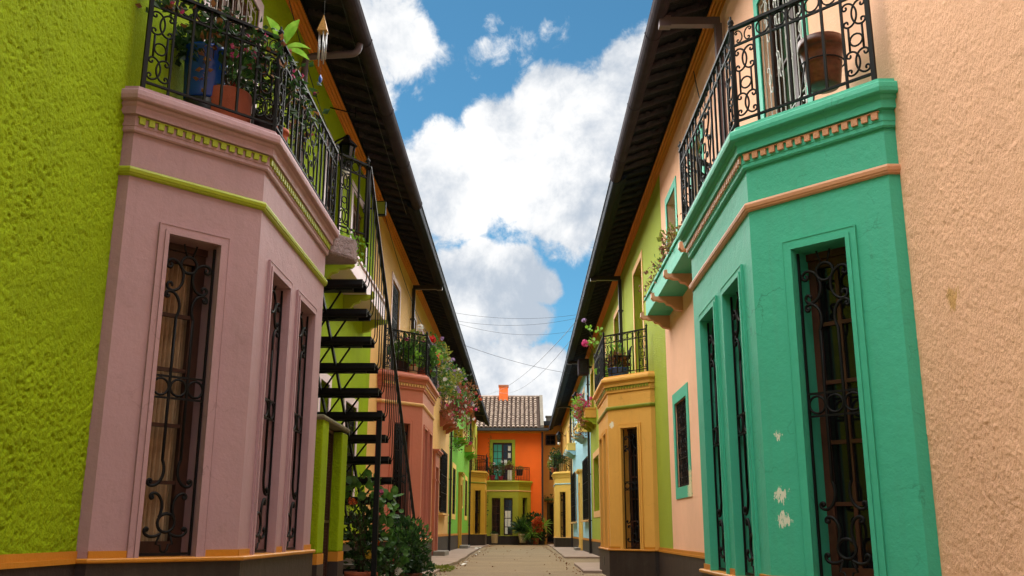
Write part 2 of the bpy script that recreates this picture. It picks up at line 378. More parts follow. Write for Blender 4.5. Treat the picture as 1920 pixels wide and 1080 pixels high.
def bar_grille(f, w, h, c=0.0, pitch=.11, cross=(.5,), lace=False, t=.007):
    mb = MB(f); n = max(2, int(w/pitch))
    for i in range(n+1):
        x = -w/2+w*i/n; mb.box(x-t, x+t, 0, h, c-t, c+t)
    for k in (0.02, .98)+tuple(cross): mb.box(-w/2, w/2, h*k-t, h*k+t, c-t, c+t)
    if lace:
        rows = int(h/.17); cols = max(1, int(w/.17))
        for i in range(cols):
            for j in range(rows):
                x = -w/2+(i+.5)*w/cols; z = (j+.5)*h/rows
                ring(mb, x, z, .055, c, .006, 10, 4)
                sc(mb, (x-.05, z+.05), (x+.05, z-.05), .6, -.6, 0, False, c, .005, .15, 4)
    return mb
def railing(segs, fr, zf, T, h=.80, finial=True):
    """segs: list of (P0,P1,pattern); iron balcony railing on floor zf"""
    mb = MB()
    for (P0, P1, pat, ends) in segs:
        f, L = FR(P0, P1, T)
        mb.T = lambda a, b, c, f=f: f(a, b+zf, c)
        mb.box(0, L, h-.010, h+.012, -.020, .020); mb.box(0, L, h-.150, h-.135, -.009, .009); mb.box(0, L, .045, .060, -.010, .010)
        tot = sum(w for k, w in pat); x = 0
        for k, w in pat:
            w = w*L/tot; xc = x+w/2
            if k == 's':
                for xx in (x+.012, x+w-.012): mb.box(xx-.008, xx+.008, 0, h, -.008, .008)
                a = w*.27; zt, zb = h-.15, .06
                for q in (-1, 1):
                    fl = q > 0
                    sc(mb, (xc+q*a*1.05, zt-.055), (xc+q*a*.95, zt-.185), 1.2, 1.15, .1, not fl, 0, .0075)
                    sc(mb, (xc+q*a*1.05, zb+.05), (xc+q*a*.95, zb+.175), 1.2, 1.15, .1, fl, 0, .0075)
                    mb.tube([(xc+q*a*.9, zt-.21, 0), (xc+q*a*.9, zb+.20, 0)], .0085, 4)
                    sc(mb, (xc+q*w*.28, h-.045), (xc+q*w*.2, h-.110), 1.15, 1.0, .2, not fl, 0, .0055)
                ring(mb, xc, (zt+zb)/2-.02, a*.82, 0, .007, 14)
            elif k == 'b':
                n = max(1, round(w/.135))
                for i in range(n+1):
                    xx = x+w*i/n
                    if 0 < i < n: mb.box(xx-.0085, xx+.0085, .05, h-.0, -.0085, .0085)
                    if i < n: ring(mb, xx+w/n/2, h-.073, min(.055, w/n*.45), 0, .0065, 12)
            elif k == 'l':
                zc = .34
                for q in (-1, 1):
                    fl = q > 0
                    sc(mb, (xc+q*w*.30, .57), (xc+q*w*.24, .38), 1.2, -1.1, 0, fl, 0, .0075)
                    sc(mb, (xc+q*w*.24, .12), (xc+q*w*.30, .34), 1.2, -1.1, 0, not fl, 0, .0075)
                    sc(mb, (xc+q*w*.14, .60), (xc+q*w*.13, .45), 1.2, 1.1, .2, not fl, 0, .007)
                    sc(mb, (xc+q*w*.14, .10), (xc+q*w*.13, .24), 1.2, 1.1, .2, fl, 0, .007)
                    sc(mb, (xc+q*w*.40, .60), (xc+q*w*.42, .10), 1.1, -1.1, 0, fl, 0, .007)
                    sc(mb, (xc+q*w*.28, h-.045), (xc+q*w*.18, h-.110), 1.15, 1.0, .2, not fl, 0, .0055)
                ring(mb, xc, zc, .045, 0, .006, 12)
                for xx in (x, x+w): mb.box(xx-.008, xx+.008, .05, h, -.008, .008)
            x += w
        for e in ends:
            xx = 0 if e == 0 else L
            mb.box(xx-.012, xx+.012, 0, h+.01, -.012, .012)
            if finial: fin(mb, xx, h+.012)
    return mb
def fin(mb, x, z):
    prof = [(.012, 0), (.024, .012), (.014, .024), (.026, .042), (.020, .06), (.007, .078), (.010, .088), (.002, .10)]
    n = 8; vs = []; fs = []
    for r, h in prof:
        for k in range(n): a = 6.2832*k/n; vs.append((x+r*math.cos(a), z+h, r*math.sin(a)))
    for i in range(len(prof)-1):
        for k in range(n): fs.append((i*n+k, i*n+(k+1) % n, (i+1)*n+(k+1) % n, (i+1)*n+k))
    mb.add(vs, fs, True)
# ------------------------------------------------------------------ facade pieces
def panel(mb, f, L, z0, z1, ops, a0=0.0):
    """front face with holes and reveals; ops = (u0,u1,z0,z1,depth)"""
    us = sorted({a0, L, *[o[0] for o in ops], *[o[1] for o in ops]}); zs = sorted({z0, z1, *[o[2] for o in ops], *[o[3] for o in ops]})
    mb.T = f
    for i in range(len(us)-1):
        for j in range(len(zs)-1):
            uc, zc = (us[i]+us[i+1])/2, (zs[j]+zs[j+1])/2
            if any(o[0] < uc < o[1] and o[2] < zc < o[3] for o in ops): continue
            mb.quad((us[i], zs[j], 0), (us[i+1], zs[j], 0), (us[i+1], zs[j+1], 0), (us[i], zs[j+1], 0))
    for (a, b, c, d, dp) in ops:
        mb.quad((a, c, 0), (a, d, 0), (a, d, -dp), (a, c, -dp)); mb.quad((b, c, 0), (b, d, 0), (b, d, -dp), (b, c, -dp))
        mb.quad((a, d, 0), (b, d, 0), (b, d, -dp), (a, d, -dp)); mb.quad((a, c, 0), (b, c, 0), (b, c, -dp), (a, c, -dp))
def moulding(mb, u0, u1, z0, z1, w=.065, sill=False):
    for (q, c0, c1) in ((w, 0.0, .016), (.030, .016, .027)):
        mb.box(u0-q, u0-.001, z0, z1+q, c0, c1); mb.box(u1+.001, u1+q, z0, z1+q, c0, c1); mb.box(u0-.001, u1+.001, z1+.001, z1+q, c0, c1)
    mb.box(u0-w-.008, u0-w, z0, z1+w+.008, 0, .020); mb.box(u1+w, u1+w+.008, z0, z1+w+.008, 0, .020); mb.box(u0-w, u1+w, z1+w, z1+w+.008, 0, .020)
def surround(mb, u0, u1, z0, z1, w=.13, c=.014, bottom=True):
    mb.box(u0-w, u0, z0-(w if bottom else 0), z1+w, -.01, c); mb.box(u1, u1+w, z0-(w if bottom else 0), z1+w, -.01, c); mb.box(u0, u1, z1, z1+w, -.01, c)
    if bottom: mb.box(u0, u1, z0-w, z0, -.01, c)
def casement(parent, f, u0, u1, z0, z1, c, wood, pane='dark_glass', cols=2, rows=5, leaf=1, sw=.055, back=None, bottom=.10, name='window_frame'):
    mb = MB(f); g = MB(f); W_ = (u1-u0)/leaf
    mb.box(u0, u1, z1-.05, z1, c-.05, c+.03)
    for k in range(leaf):
        a, b = u0+k*W_+.002, u0+(k+1)*W_-.002
        mb.box(a, a+sw, z0, z1-.05, c-.04, c+.012); mb.box(b-sw, b, z0, z1-.05, c-.04, c+.012)
        mb.box(a+sw, b-sw, z0, z0+bottom, c-.04, c+.008); mb.box(a+sw, b-sw, z1-.05-sw, z1-.05, c-.04, c+.008)
        for i in range(1, cols):
            x = a+sw+(b-a-2*sw)*i/cols; mb.box(x-.013, x+.013, z0+bottom, z1-.05-sw, c-.03, c+.002)
        for j in range(1, rows):
            z = z0+bottom+(z1-.05-sw-z0-bottom)*j/rows; mb.box(a+sw, b-sw, z-.013, z+.013, c-.031, c+.004)
        g.quad((a+sw*.5, z0+bottom*.5, c-.016), (b-sw*.5, z0+bottom*.5, c-.016), (b-sw*.5, z1-.06, c-.016), (a+sw*.5, z1-.06, c-.016))
    fo = mb.build(name, wood, parent)
    g.build('pane', pane, parent)
    if back:
        q = MB(f); n = 60; vs = []; fs = []
        for i in range(n+1):
            x = u0+(u1-u0)*i/n; d = c-.10+.030*math.sin(i*1.35)+.016*math.sin(i*.6+1)
            vs += [(x, z0, d), (x, z1, d)]
            if i < n: fs.append((2*i, 2*i+2, 2*i+3, 2*i+1))
        q.add(vs, fs, True); q.build('curtain', back, parent)
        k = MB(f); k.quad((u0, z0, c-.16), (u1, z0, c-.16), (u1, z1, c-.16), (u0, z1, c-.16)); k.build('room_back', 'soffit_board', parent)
    return fo
BAYF = dict(A=0.0, B=.08, w=.745, d=.80, L=2.32)
def bay(house, T, u0, zo, m, L=2.32, ops=((.345, .925), (1.30, 1.91)), wood='dark_wood', back=None, rail=True, segs='full', dent=True, paneback=None, railmat='iron', doorcols=2, detail=True):
    """canted bay with balcony; local (u along wall, d out, z)"""
    A = (u0, -.02); B = (u0, .08); C = (u0+.745, .80); D = (u0+.745+L, .80); E_ = (u0+1.49+L, .08); F = (u0+1.49+L, -.02)
    path = [A, B, C, D, E_, F]; body = [A, B, C, D, E_, F]
    mb = MB(); zt = zo+2.865; zs = zo-.045
    f1, L1 = FR(B, C, T); f2, L2 = FR(C, D, T); f3, L3 = FR(D, E_, T)
    cu = (.31*1.0+.008, .70+.012); o1 = (cu[0], cu[1]); o3 = (L3-cu[1], L3-cu[0])
    zt0 = zo+2.145
    dp = .23
    panel(mb, f1, L1, 0, zt, [(o1[0], o1[1], zs, zt0, dp)])
    panel(mb, f2, L2, 0, zt, [(a, b, zs, zt0-.03, dp) for a, b in ops])
    panel(mb, f3, L3, 0, zt, [(o3[0], o3[1], zs, zt0, dp)])
    mb.T = T
    mb.quad((A[0], A[1], 0), (B[0], B[1], 0), (B[0], B[1], zt), (A[0], A[1], zt)); mb.quad((F[0], F[1], 0), (E_[0], E_[1], 0), (E_[0], E_[1], zt), (F[0], F[1], zt))
    bw = mb.build('bay', m['wall'], house)
    # mouldings
    mo = MB()
    for f, o, top in ((f1, o1, zt0), (f3, o3, zt0)) + tuple((f2, o, zt0-.03) for o in ops):
        mo.T = f; moulding(mo, o[0], o[1], zs, top)
    mo.build('window_moulding', m.get('mould', m['wall']), bw)
    # skirting stripe and sill lip
    st = MB()
    for f, Lx, oo in ((f1, L1, [o1]), (f2, L2, list(ops)), (f3, L3, [o3])):
        st.T = f; x = 0.0
        for a, b in oo:
            st.box(x, a-.068, zs, zo, 0, .012); x = b+.068
        st.box(x, Lx, zs, zo, 0, .012)
    st.T = T
    st.sweep(path, [(-.05, zs-.030), (.045, zs-.030), (.053, zs-.022), (.053, zs-.008), (.045, zs), (-.05, zs)])
    for f, oo in ((f1, [o1]), (f2, ops), (f3, [o3])):
        st.T = f
        for a, b in oo: st.box(a+.001, b-.001, zs-.02, zs+.002, -.225, .02)
    st.T = T
    st.build('sill_band', m['stripe'], bw)
    pl = MB(T); pl.sweep(path, [(-.1, -.05), (.030, -.05), (.030, zs-.031), (-.1, zs-.031)]); pl.build('plinth', 'plinth_paint', bw)
    # string course
    bd = MB(T); z = zo+2.5
    bd.sweep(path, [(-.02, z), (.010, z), (.022, z+.008), (.024, z+.018), (.030, z+.022), (.034, z+.045), (.028, z+.060), (.012, z+.068), (-.02, z+.068)])
    bd.build('string_course', m['band'], bw)
    # cornice ledge
    le = MB(T); q = zo
    le.sweep(path, [(-.05, q+2.82), (.018, q+2.82), (.026, q+2.832), (.026, q+2.858), (.030, q+2.862), (.030, q+2.935), (.062, q+2.938), (.064, q+2.992), (.076, q+3.004), (.080, q+3.022), (.108, q+3.026), (.116, q+3.034),
                    (.120, q+3.060), (.116, q+3.092), (.104, q+3.104), (.072, q+3.108), (.068, q+3.140), (-.05, q+3.140)])
    le.T = T
    le.add([(p[0], p[1], q+3.139) for p in path], [tuple(range(6))]); le.add([(p[0], p[1], q+2.83) for p in path], [tuple(range(6))])
    le.build('balcony_ledge', m['wall'], bw)
    if dent:
        de = MB()
        for P0, P1 in ((B, C), (C, D), (D, E_)):
            f, Lx = FR(P0, P1, T); de.T = f; n = int(Lx/.068)
            zt_, zb_ = q+2.930, q+2.878; out = [(0.004, zt_), (0.004, q+2.922)]
            for i in range(n):
                x = Lx*(i+.5)/n; out += [(x-.021, q+2.922), (x-.021, zb_), (x+.021, zb_), (x+.021, q+2.922)]
            out += [(Lx-.004, q+2.922), (Lx-.004, zt_)]
            de.prism(out, .027, .047)
        de.build('dentils', m['dentil'], bw)
    # joinery and grilles
    for f, o, top in ((f1, o1, zt0),) + tuple((f2, o, zt0-.03) for o in ops) + ((f3, o3, zt0),):
        cx = (o[0]+o[1])/2
        if paneback is not None and f is f2: casement(bw, f, o[0], o[1], zs, top, -.19, wood, 'dark_glass', 2, 4)
        else: casement(bw, f, o[0], o[1], zs, top, -.20, wood, 'clear_glass' if back else 'dark_glass', doorcols, 5, back=back, sw=.08 if back else .055)
        if detail:
            g = window_grille(lambda a, b, c, f=f, cx=cx: f(a+cx, b+zs, c), o[1]-o[0], top-zs, c=-.045); g.build('window_grille', 'iron', bw)
    if rail:
        off = .055
        def offp(path):
            out = []
            for i in range(len(path)):
                ns = []
                for a, b in ((i-1, i), (i, i+1)):
                    if 0 <= a and b < len(path):
                        t = Vector((path[b][0]-path[a][0], path[b][1]-path[a][1])).normalized(); ns.append(Vector((-t.y, t.x)))
                o = ns[0] if len(ns) == 1 else (ns[0]+ns[1])/(1+ns[0].dot(ns[1]))
                out.append((path[i][0]+o.x*off, path[i][1]+o.y*off))
            return out
        b2, c2, d2, e2 = offp([B, C, D, E_])
        cant = [('s', .22), ('b', .72), ('s', .22)]; front = [('s', .22), ('b', .58), ('l', .66), ('b', .58), ('s', .22)]
        sg = [(b2, c2, cant, (0, 1)), (c2, d2, front, (0, 1))]
        if segs == 'full': sg.append((d2, e2, cant, (1,)))
        r = railing(sg, None, zo+3.14, T); r.build('balcony_railing', railmat, bw)
    return bw
def facade(house, T, y0, y1, zo, ztop, wall, ops, bays=(), stripe='ochre_trim', relief=None):
    """main wall (local u,d,z) with openings; ops=(u0,u1,z0,z1,depth)"""
    mb = MB(); f, L = FR((y0, 0), (y1, 0), T)
    panel(mb, f, L, 0, ztop, [(a-y0, b-y0, c, d, e) for a, b, c, d, e in ops])
    mb.T = T
    mb.quad((y0+.01, -5, 0), (y1-.01, -5, 0), (y1-.01, -5, ztop), (y0+.01, -5, ztop)); mb.quad((y0+.01, -5, ztop), (y1-.01, -5, ztop), (y1-.01, -.0, ztop), (y0+.01, -.0, ztop))
    mb.quad((y0, 0, 0), (y0, 0, ztop), (y0, -5, ztop), (y0, -5, 0)); mb.quad((y1, 0, 0), (y1, 0, ztop), (y1, -5, ztop), (y1, -5, 0))
    if relief:
        a0, a1, amp, st_, rkind = relief; nu, nz_ = int((a1-a0)/st_), int((ztop-zo)/st_); mb.T = T; vs = []
        ca, sa = math.cos(.66), math.sin(.66)
        for i in range(nu+1):
            u = a0+(a1-a0)*i/nu; eu = min(1, (a1-u)/.03, (u-a0)/.03)
            for j in range(nz_+1):
                z = zo+(ztop-zo)*j/nz_; p, q = ca*u+sa*z, -sa*u+ca*z
                n1 = noise.noise((p*9, q*12, 3.1)); n2 = noise.noise((p*30, q*42, 8.7)); n3 = noise.noise((p*56, q*74, 1.3)); w_ = .6+.8*noise.noise((u*1.1, z*1.1, 5.0))
                if rkind: h = .22*n1-1.25*max(0, n2-.10)*w_-.9*max(0, n3-.16)*w_+.25*max(0, -n2-.15)
                else: h = .25*n1+1.1*max(0, n3-.12)*w_+.6*max(0, n2-.2)-1.0*max(0, -n2-.38)
                vs.append((u, .003+max(0, eu)*(amp*.5+h*amp), z))
        mb.add(vs, [(i*(nz_+1)+j, (i+1)*(nz_+1)+j, (i+1)*(nz_+1)+j+1, i*(nz_+1)+j+1) for i in range(nu) for j in range(nz_)], True)
    w = mb.build('wall', wall, house)
    st = MB(T); pl = MB(T); x = y0
    for b in list(bays)+[(y1, y1)]:
        if b[0] > x+.02:
            xs = [(x, b[0])]
            cuts = sorted([(o[0]-.14, o[1]+.14) for o in ops if o[2] < zo-.1 and x < o[0] < b[0]])
            parts = []; xx = x
            for c0, c1 in cuts: parts.append((xx, c0)); xx = c1
            parts.append((xx, b[0]))
            for p0, p1 in parts:
                st.box(p0, p1, 0, .016, zo-.045, zo); st.box(p0, p1, 0, .035, zo-.075, zo-.045); pl.box(p0, p1, -.02, .024, -.05, zo-.075)
        x = b[1]
    st.build('skirting_band', stripe, house); pl.build('plinth', 'plinth_paint', house)
    return w
def eaves(house, T, y0, y1, zc, zg, gut, tile, cor='orange_cornice', boxy=False, seedn=1, over=.85, pitch=.42):
    """cornice, roof slab, tiled soffit and gutter"""
    rnd = random.Random(seedn)
    c = MB(T); c.sweep([(y0, 0), (y1, 0)], [(-.05, zc), (.012, zc), (.016, zc+.05), (.034, zc+.055), (.040, zc+.10), (.062, zc+.105), (.068, zc+.15), (.09, zc+.155), (.095, zc+.21), (-.05, zc+.21)])
    c.build('cornice', cor, house)
    zi = zc+.22; zo_ = zg+.085
    sl = (zo_-zi)/(over-.06)
    zz = lambda d: zi+sl*(d-.06)
    r = MB(T); n = int((y1-y0)/.22)
    # upper tiles (corrugated), from eave up to the ridge
    vs = []; fs = []; K = n*6
    ds = [over+.02, -1.6, -3.3]
    for i in range(K+1):
        u = y0+(y1-y0)*i/K; h = .035*math.cos(2*math.pi*i/6)
        for d in ds: vs.append((u, d, zz(d)+.12+h))
    for i in range(K):
        for j in range(2): fs.append((i*3+j, i*3+3+j, i*3+4+j, i*3+1+j))
    r.add(vs, fs, True)
    ro = r.build('roof', 'roof_tile', house)
    b = MB(T)
    b.add([(y0, .0, zz(.0)+.05), (y1, .0, zz(.0)+.05), (y1, over-.0, zz(over)+.05), (y0, over-.0, zz(over)+.05), (y0, .0, zz(.0)+.075), (y1, .0, zz(.0)+.075), (y1, over, zz(over)+.075), (y0, over, zz(over)+.075)],
          [(0, 1, 2, 3), (4, 7, 6, 5), (0, 3, 7, 4), (1, 5, 6, 2), (2, 6, 7, 3), (0, 4, 5, 1)])
    b.box(y0, y1, .055, .10, zz(.1)-.03, zz(.1)+.06)
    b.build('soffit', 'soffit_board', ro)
    t = MB(T); k = int((y1-y0)/pitch)
    for i in range(k):
        uc = y0+(i+.5)*(y1-y0)/k
        for (d0, d1, sh, dz) in ((.12, .30, .05, -.004), (.27, over-.10, 0.0, -.022)):
            nu, nd_ = 8, 16; vs = []; fs = []
            hw = .068+rnd.uniform(-.012, .012)
            for a in range(nu+1):
                x = -1+2*a/nu
                for e in range(nd_+1):
                    d = d0+(d1-d0)*e/nd_
                    rag = (rnd.uniform(-.034, .034) if a in (0, nu) else rnd.uniform(-.004, .004))
                    vs.append((uc+sh*(1 if T(0, 1, 0)[0] > 0 else 1)+x*hw+rag, d, zz(d)+dz-.062*(1-x*x)+.05+rnd.uniform(-.003, .003)))
            for a in range(nu):
                for e in range(nd_): fs.append((a*(nd_+1)+e, (a+1)*(nd_+1)+e, (a+1)*(nd_+1)+e+1, a*(nd_+1)+e+1))
            t.add(vs, fs, True)
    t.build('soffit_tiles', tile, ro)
    g = MB(T)
    if not boxy:
        n = 8; out = []
        for a in range(n+1):
            th = math.pi*a/n; out.append((over-.098*math.cos(th), zg+.05-.098*math.sin(th)))
        out += [(over+.103, zg+.07), (over-.103, zg+.07)]
        g.sweep([(y0, 0), (y1, 0)], out)
        x = y0+1.4
        while x < y1:
            o2 = [(p[0]*1.0+(p[0]-over)*.06, p[1]-.006 if p[1] < zg+.05 else p[1]+.002) for p in out]; g.sweep([(x, 0), (x+.035, 0)], o2); x += 2.05
    else:
        g.sweep([(y0, 0), (y1, 0)], [(over-.12, zg-.02), (over-.05, zg-.075), (over+.03, zg-.075), (over+.05, zg-.06), (over+.06, zg+.07), (over+.075, zg+.075), (over+.075, zg+.10), (over-.12, zg+.10)])
        g.sweep([(y0, 0), (y1, 0)], [(over-.20, zg+.03), (over-.125, zg-.02), (over-.125, zg+.06), (over-.20, zg+.07)])
    g.build('gutter', gut, ro)
    return ro
def downpipe(house, T, u, zc, zg, m='pipe_dark', round_=True, over=.85, zbot=0.0, r=.045):
    p = MB(T)
    if round_:
        pts = [(u, over-.02, zg+.02), (u, over-.04, zg-.08)]
        for i in range(1, 6):
            a = math.pi/2*i/6; pts.append((u, over-.04-.10*(1-math.cos(a)), zg-.08-.10*math.sin(a)))
        pts += [(u, over-.14, zg-.18), (u, .16, zg-.21), (u, .09, zg-.24), (u, .075, zg-.32), (u, .075, zbot)]
        p.tube(pts, r, 10)
    else:
        p.box(u-.05, u+.05, .05, over-.02, zg-.12, zg-.02); p.box(u-.045, u+.045, .03, .11, zbot, zg-.10); p.box(u-.055, u+.055, over-.14, over, zg-.14, zg)
    z = zg-.9
    while z > zbot+.3: p.box(u-.06, u+.06, .0, .13, z, z+.03); z -= 1.6
    return p.build('downpipe', m, house)
def upper_window(house, T, u0, u1, z0, z1, sm, wood='dark_wood', leaf=1, cols=2, rows=4, grille=None, depth=.16, sw=.13, bottom=True, pane='dark_glass', name='window', back=None):
    f, L = FR((u0, 0), (u1, 0), T); w = u1-u0
    s = MB(f); surround(s, 0, w, z0, z1, sw, .014, bottom); so_ = s.build(name, sm, house)
    casement(so_, f, 0, w, z0, z1, -depth+.03, wood, pane, cols, rows, leaf, back=back)
    if grille == 'lace': bar_grille(lambda a, b, c: f(a+w/2, b+z0, c), w, z1-z0, -.03, .11, (.33, .66), True).build('window_grille', 'iron', so_)
    elif grille == 'scroll': window_grille(lambda a, b, c: f(a+w/2, b+z0, c), w, z1-z0, c=-.03).build('window_grille', 'iron', so_)
    elif grille == 'white':
        g = bar_grille(lambda a, b, c: f(a+w/2, b+z0, c), w, z1-z0, -.03, .14, (.30, .36), False, .004)
        for q in range(4):
            x = -w/2+(q+.5)*w/4
            for zb in (.55, 1.35, 1.9, 2.15):
                sc(g, (x-.06, zb), (x+.06, zb+.22), .8, -.8, 0, False, -.03, .006); ring(g, x, zb+.11, .05, -.03, .005, 12)
        g.build('window_grille', 'white_iron', so_)
    return so_
def flower_ledge(house, T, y0, y1, z0, m, mb_, proj=.37, h=.33, brk=None, n=3):
    f = MB(T); f.box(y0, y1, -.02, proj, z0, z0+h-.05); f.box(y0-.02, y1+.02, -.02, proj+.025, z0+h-.05, z0+h)
    fo = f.build('flower_ledge', m, house, bevel=.008)
    for i in range(n):
        u = y0+.09+(y1-y0-.18)*i/max(1, n-1)
        prof = [(0, z0), (proj+.05, z0), (proj+.06, z0+.06), (proj+.10, z0+.05), (proj+.105, z0-.02), (proj+.07, z0-.06), (proj+.02, z0-.055), (proj-.03, z0-.075), (proj-.10, z0-.075), (proj-.13, z0-.12), (proj-.20, z0-.135), (proj-.26, z0-.20), (0, z0-.22)]
        b = MB(T); b.prism(prof, u-.05, u+.05, axis=0); b.build('bracket', mb_, fo)
    return fo
# ------------------------------------------------------------------ wall frames
XL, XR = -2.80, 2.42
TL = lambda u, d, z: (XL+d, u, z)
TR = lambda u, d, z: (XR-d, u, z)
ZOL, ZOR = .695, .55
CL, GL = 6.87, 6.77        # cornice and gutter heights
CR, GR = 6.98, 6.86
# ------------------------------------------------------------------ ground
g = MB(); g.quad((-400, -400, 0), (400, -400, 0), (400, 800, 0), (-400, 800, 0)); g.build('street', 'street_concrete', kind='structure')
def slab(name, pts, z, rag=.03, seed=1):
    rnd = random.Random(seed); out = []
    for i in range(len(pts)):
        a = Vector(pts[i]); b = Vector(pts[(i+1) % len(pts)]); n = max(1, int((b-a).length/.35))
        for k in range(n):
            p = a.lerp(b, k/n); out.append((p.x+rnd.uniform(-rag, rag), p.y+rnd.uniform(-rag, rag)))
    m = MB(); m.prism(out, -.03, z); return m.build(name, 'pavement', kind='structure', bevel=.008)
slab('pavement', [(-2.78, 22.0), (-1.80, 21.9), (-1.66, 24.5), (-1.72, 29), (-1.85, 36), (-1.92, 42.4), (-2.78, 42.6)], .075, .035, 1)
slab('pavement', [(-2.78, 44.5), (-1.95, 44.5), (-1.95, 49.0), (-1.88, 54.5), (-2.78, 54.5)], .07, .02, 2)
slab('pavement', [(1.21, 19.8), (2.40, 19.9), (2.40, 24.9), (1.26, 24.8)], .055, .02, 3)
slab('pavement', [(1.27, 30.1), (2.40, 30.1), (2.40, 47.5), (1.42, 47.4), (1.33, 38)], .055, .02, 4)
slab('pavement', [(1.42, 49.5), (2.40, 49.5), (2.40, 58), (1.42, 58)], .05, .02, 5)
slab('pavement', [(-2.78, 9.0), (-1.98, 9.0), (-1.74, 15.5), (-1.72, 20.6), (-2.78, 20.6)], .05, .03, 6)
# ------------------------------------------------------------------ left row
def house(label, y):
    return thing('house', label, 'house', (XL if y[0] == 'L' else (XR if y[0] == 'R' else 0), y[1], 0))
GUT = dict(over=.78)
# --- lime house
H = house('lime green roughcast house with a lilac bay window and dark stair at its side', ('L', 8))
ops = [(7.5, 8.95, 3.84, 6.15, .2), (12.62, 13.60, 4.74, 6.25, .2), (14.68, 16.08, 4.80, 6.25, .2), (12.95, 13.55, .05, 2.85, .2), (14.85, 15.85, 1.35, 2.80, .2)]
facade(H, TL, -7, 17.08, ZOL, CL+.05, 'lime_stucco', ops, [(6.11, 9.93)], relief=(3.0, 6.12, .021, .0095, 1))
b = bay(H, TL, 6.11, ZOL, dict(wall='lilac_paint', stripe='ochre_trim', band='lime_trim', dentil='lime_trim'), back='curtain', segs='open', doorcols=1)
b['label'] = 'lilac bay window with lime green trim and brown curtains'
upper_window(H, TL, 7.5, 8.95, 3.84, 6.15, 'pale_lilac', 'brown_door', 2, 2, 4, 'white', bottom=False)
upper_window(H, TL, 12.62, 13.60, 4.74, 6.25, 'pale_lilac', 'brown_door', 1, 2, 4, bottom=False)
upper_window(H, TL, 14.68, 16.08, 4.80, 6.25, 'pale_lilac', 'brown_door', 2, 2, 3)
upper_window(H, TL, 12.95, 13.55, .05, 2.85, 'pale_lilac', 'dark_wood', 1, 2, 5, bottom=False, name='door')
upper_window(H, TL, 14.85, 15.85, 1.35, 2.80, 'pale_lilac', 'dark_wood', 1, 2, 3, 'lace')
flower_ledge(H, TL, 12.45, 16.25, 4.38, 'pale_lilac', 'lime_trim', n=3)
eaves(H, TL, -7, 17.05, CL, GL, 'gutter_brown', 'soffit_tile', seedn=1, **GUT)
downpipe(H, TL, 10.72, CL, GL, 'pipe_plum', True, .78)
# --- peach house
H = house('peach yellow house on the left with a salmon bay window crowded with flowers', ('L', 20))
ops = [(19.6, 20.8, 3.84, 6.05, .15), (23.35, 24.15, 4.6, 6.1, .15), (25.2, 26.5, 4.6, 6.1, .15), (32.3, 33.6, 4.75, 6.15, .15), (32.1, 34.5, 1.42, 3.45, .2), (29.9, 30.9, .05, 2.75, .15)]
facade(H, TL, 17.08, 36.35, ZOL, CL+.05, 'peach2_stucco', ops, [(18.07, 21.89)])
b = bay(H, TL, 18.07, ZOL, dict(wall='salmon_paint', stripe='peachtan_trim', band='peachtan_trim', dentil='peachtan_trim'), back=None)
b['label'] = 'salmon pink bay window'
upper_window(H, TL, 19.6, 20.8, 3.84, 6.05, 'pale_salmon', 'dark_wood', 2, 1, 3, 'lace', bottom=False)
upper_window(H, TL, 23.35, 24.15, 4.6, 6.1, 'pale_salmon', 'dark_wood', 1, 1, 3, 'lace')
upper_window(H, TL, 25.2, 26.5, 4.6, 6.1, 'salmon_paint', 'red_wood', 2, 1, 3)
upper_window(H, TL, 32.3, 33.6, 4.75, 6.15, 'salmon_paint', 'red_wood', 2, 1, 3)
def grille_box(Hs, T, u0, u1, z0, z1, sm, pane='dark_glass'):
    w = upper_window(Hs, T, u0, u1, z0, z1, sm, 'dark_wood', 2, 2, 4, sw=.06)
    f, L = FR((u0-.03, 0), (u1+.03, 0), T); m = bar_grille(lambda a, b, c: f(a+L/2, b+z0-.03, c), L, z1-z0+.06, .07, .13, (.32, .60), False, .009)
    for x in (0, L):
        for k in range(4):
            z = z0+.05+(z1-z0-.1)*k/3; m.T = f; m.box(x-.008, x+.008, z-.008, z+.008, 0, .07)
    for i in range(int(L/.26)):
        ring(m, .13+i*.26, z1-.10, .07, .07, .007, 12, 4); ring(m, .13+i*.26, (z0+z1)/2-.1, .07, .07, .007, 12, 4)
        sc(m, (.05+i*.26, z0+.12), (.22+i*.26, z0+.35), .7, -.7, 0, False, .07, .007, .15, 4)
    m.build('window_grille', 'iron', w)
    s = MB(T); s.box(u0-.14, u1+.14, 0, .16, z0-.10, z0-.035); s.build('window_sill', sm, w)
    return w
grille_box(H, TL, 32.1, 34.5, 1.42, 3.45, 'peach2_stucco')
def front_door(Hs, T, u0, u1, z1, sm, dm='red_wood', proj=.09):
    f, L = FR((u0, 0), (u1, 0), T); w = u1-u0; s = MB(f)
    for a, b_ in ((-.20, 0), (w, w+.20)):
        s.box(a, b_, 0, z1, -.01, proj); s.box(a-.02, b_+.02, .0, .22, -.01, proj+.02); s.box(a-.02, b_+.02, z1-.45, z1-.39, -.01, proj+.02)
    s.box(-.20, w+.20, z1, z1+.40, -.01, proj); s.box(-.25, w+.25, z1+.40, z1+.46, -.01, proj+.06); s.box(-.29, w+.29, z1+.46, z1+.52, -.01, proj+.11); s.box(.05, w-.05, z1+.10, z1+.32, proj, proj+.004)
    so_ = s.build('door', sm, Hs)
    casement(so_, f, 0, w, .06, z1, -.12, dm, 'dark_glass', 1, 2, 1, .09, None, 1.0, 'door_leaf')
    k = MB(f); k.tube([(w*.85, 1.05, -.10), (w*.85, 1.05, -.05), (w*.85, 1.16, -.05)], .012, 6); k.build('handle', 'metal_light', so_)
    return so_
front_door(H, TL, 29.9, 30.9, 2.75, 'salmon_paint')
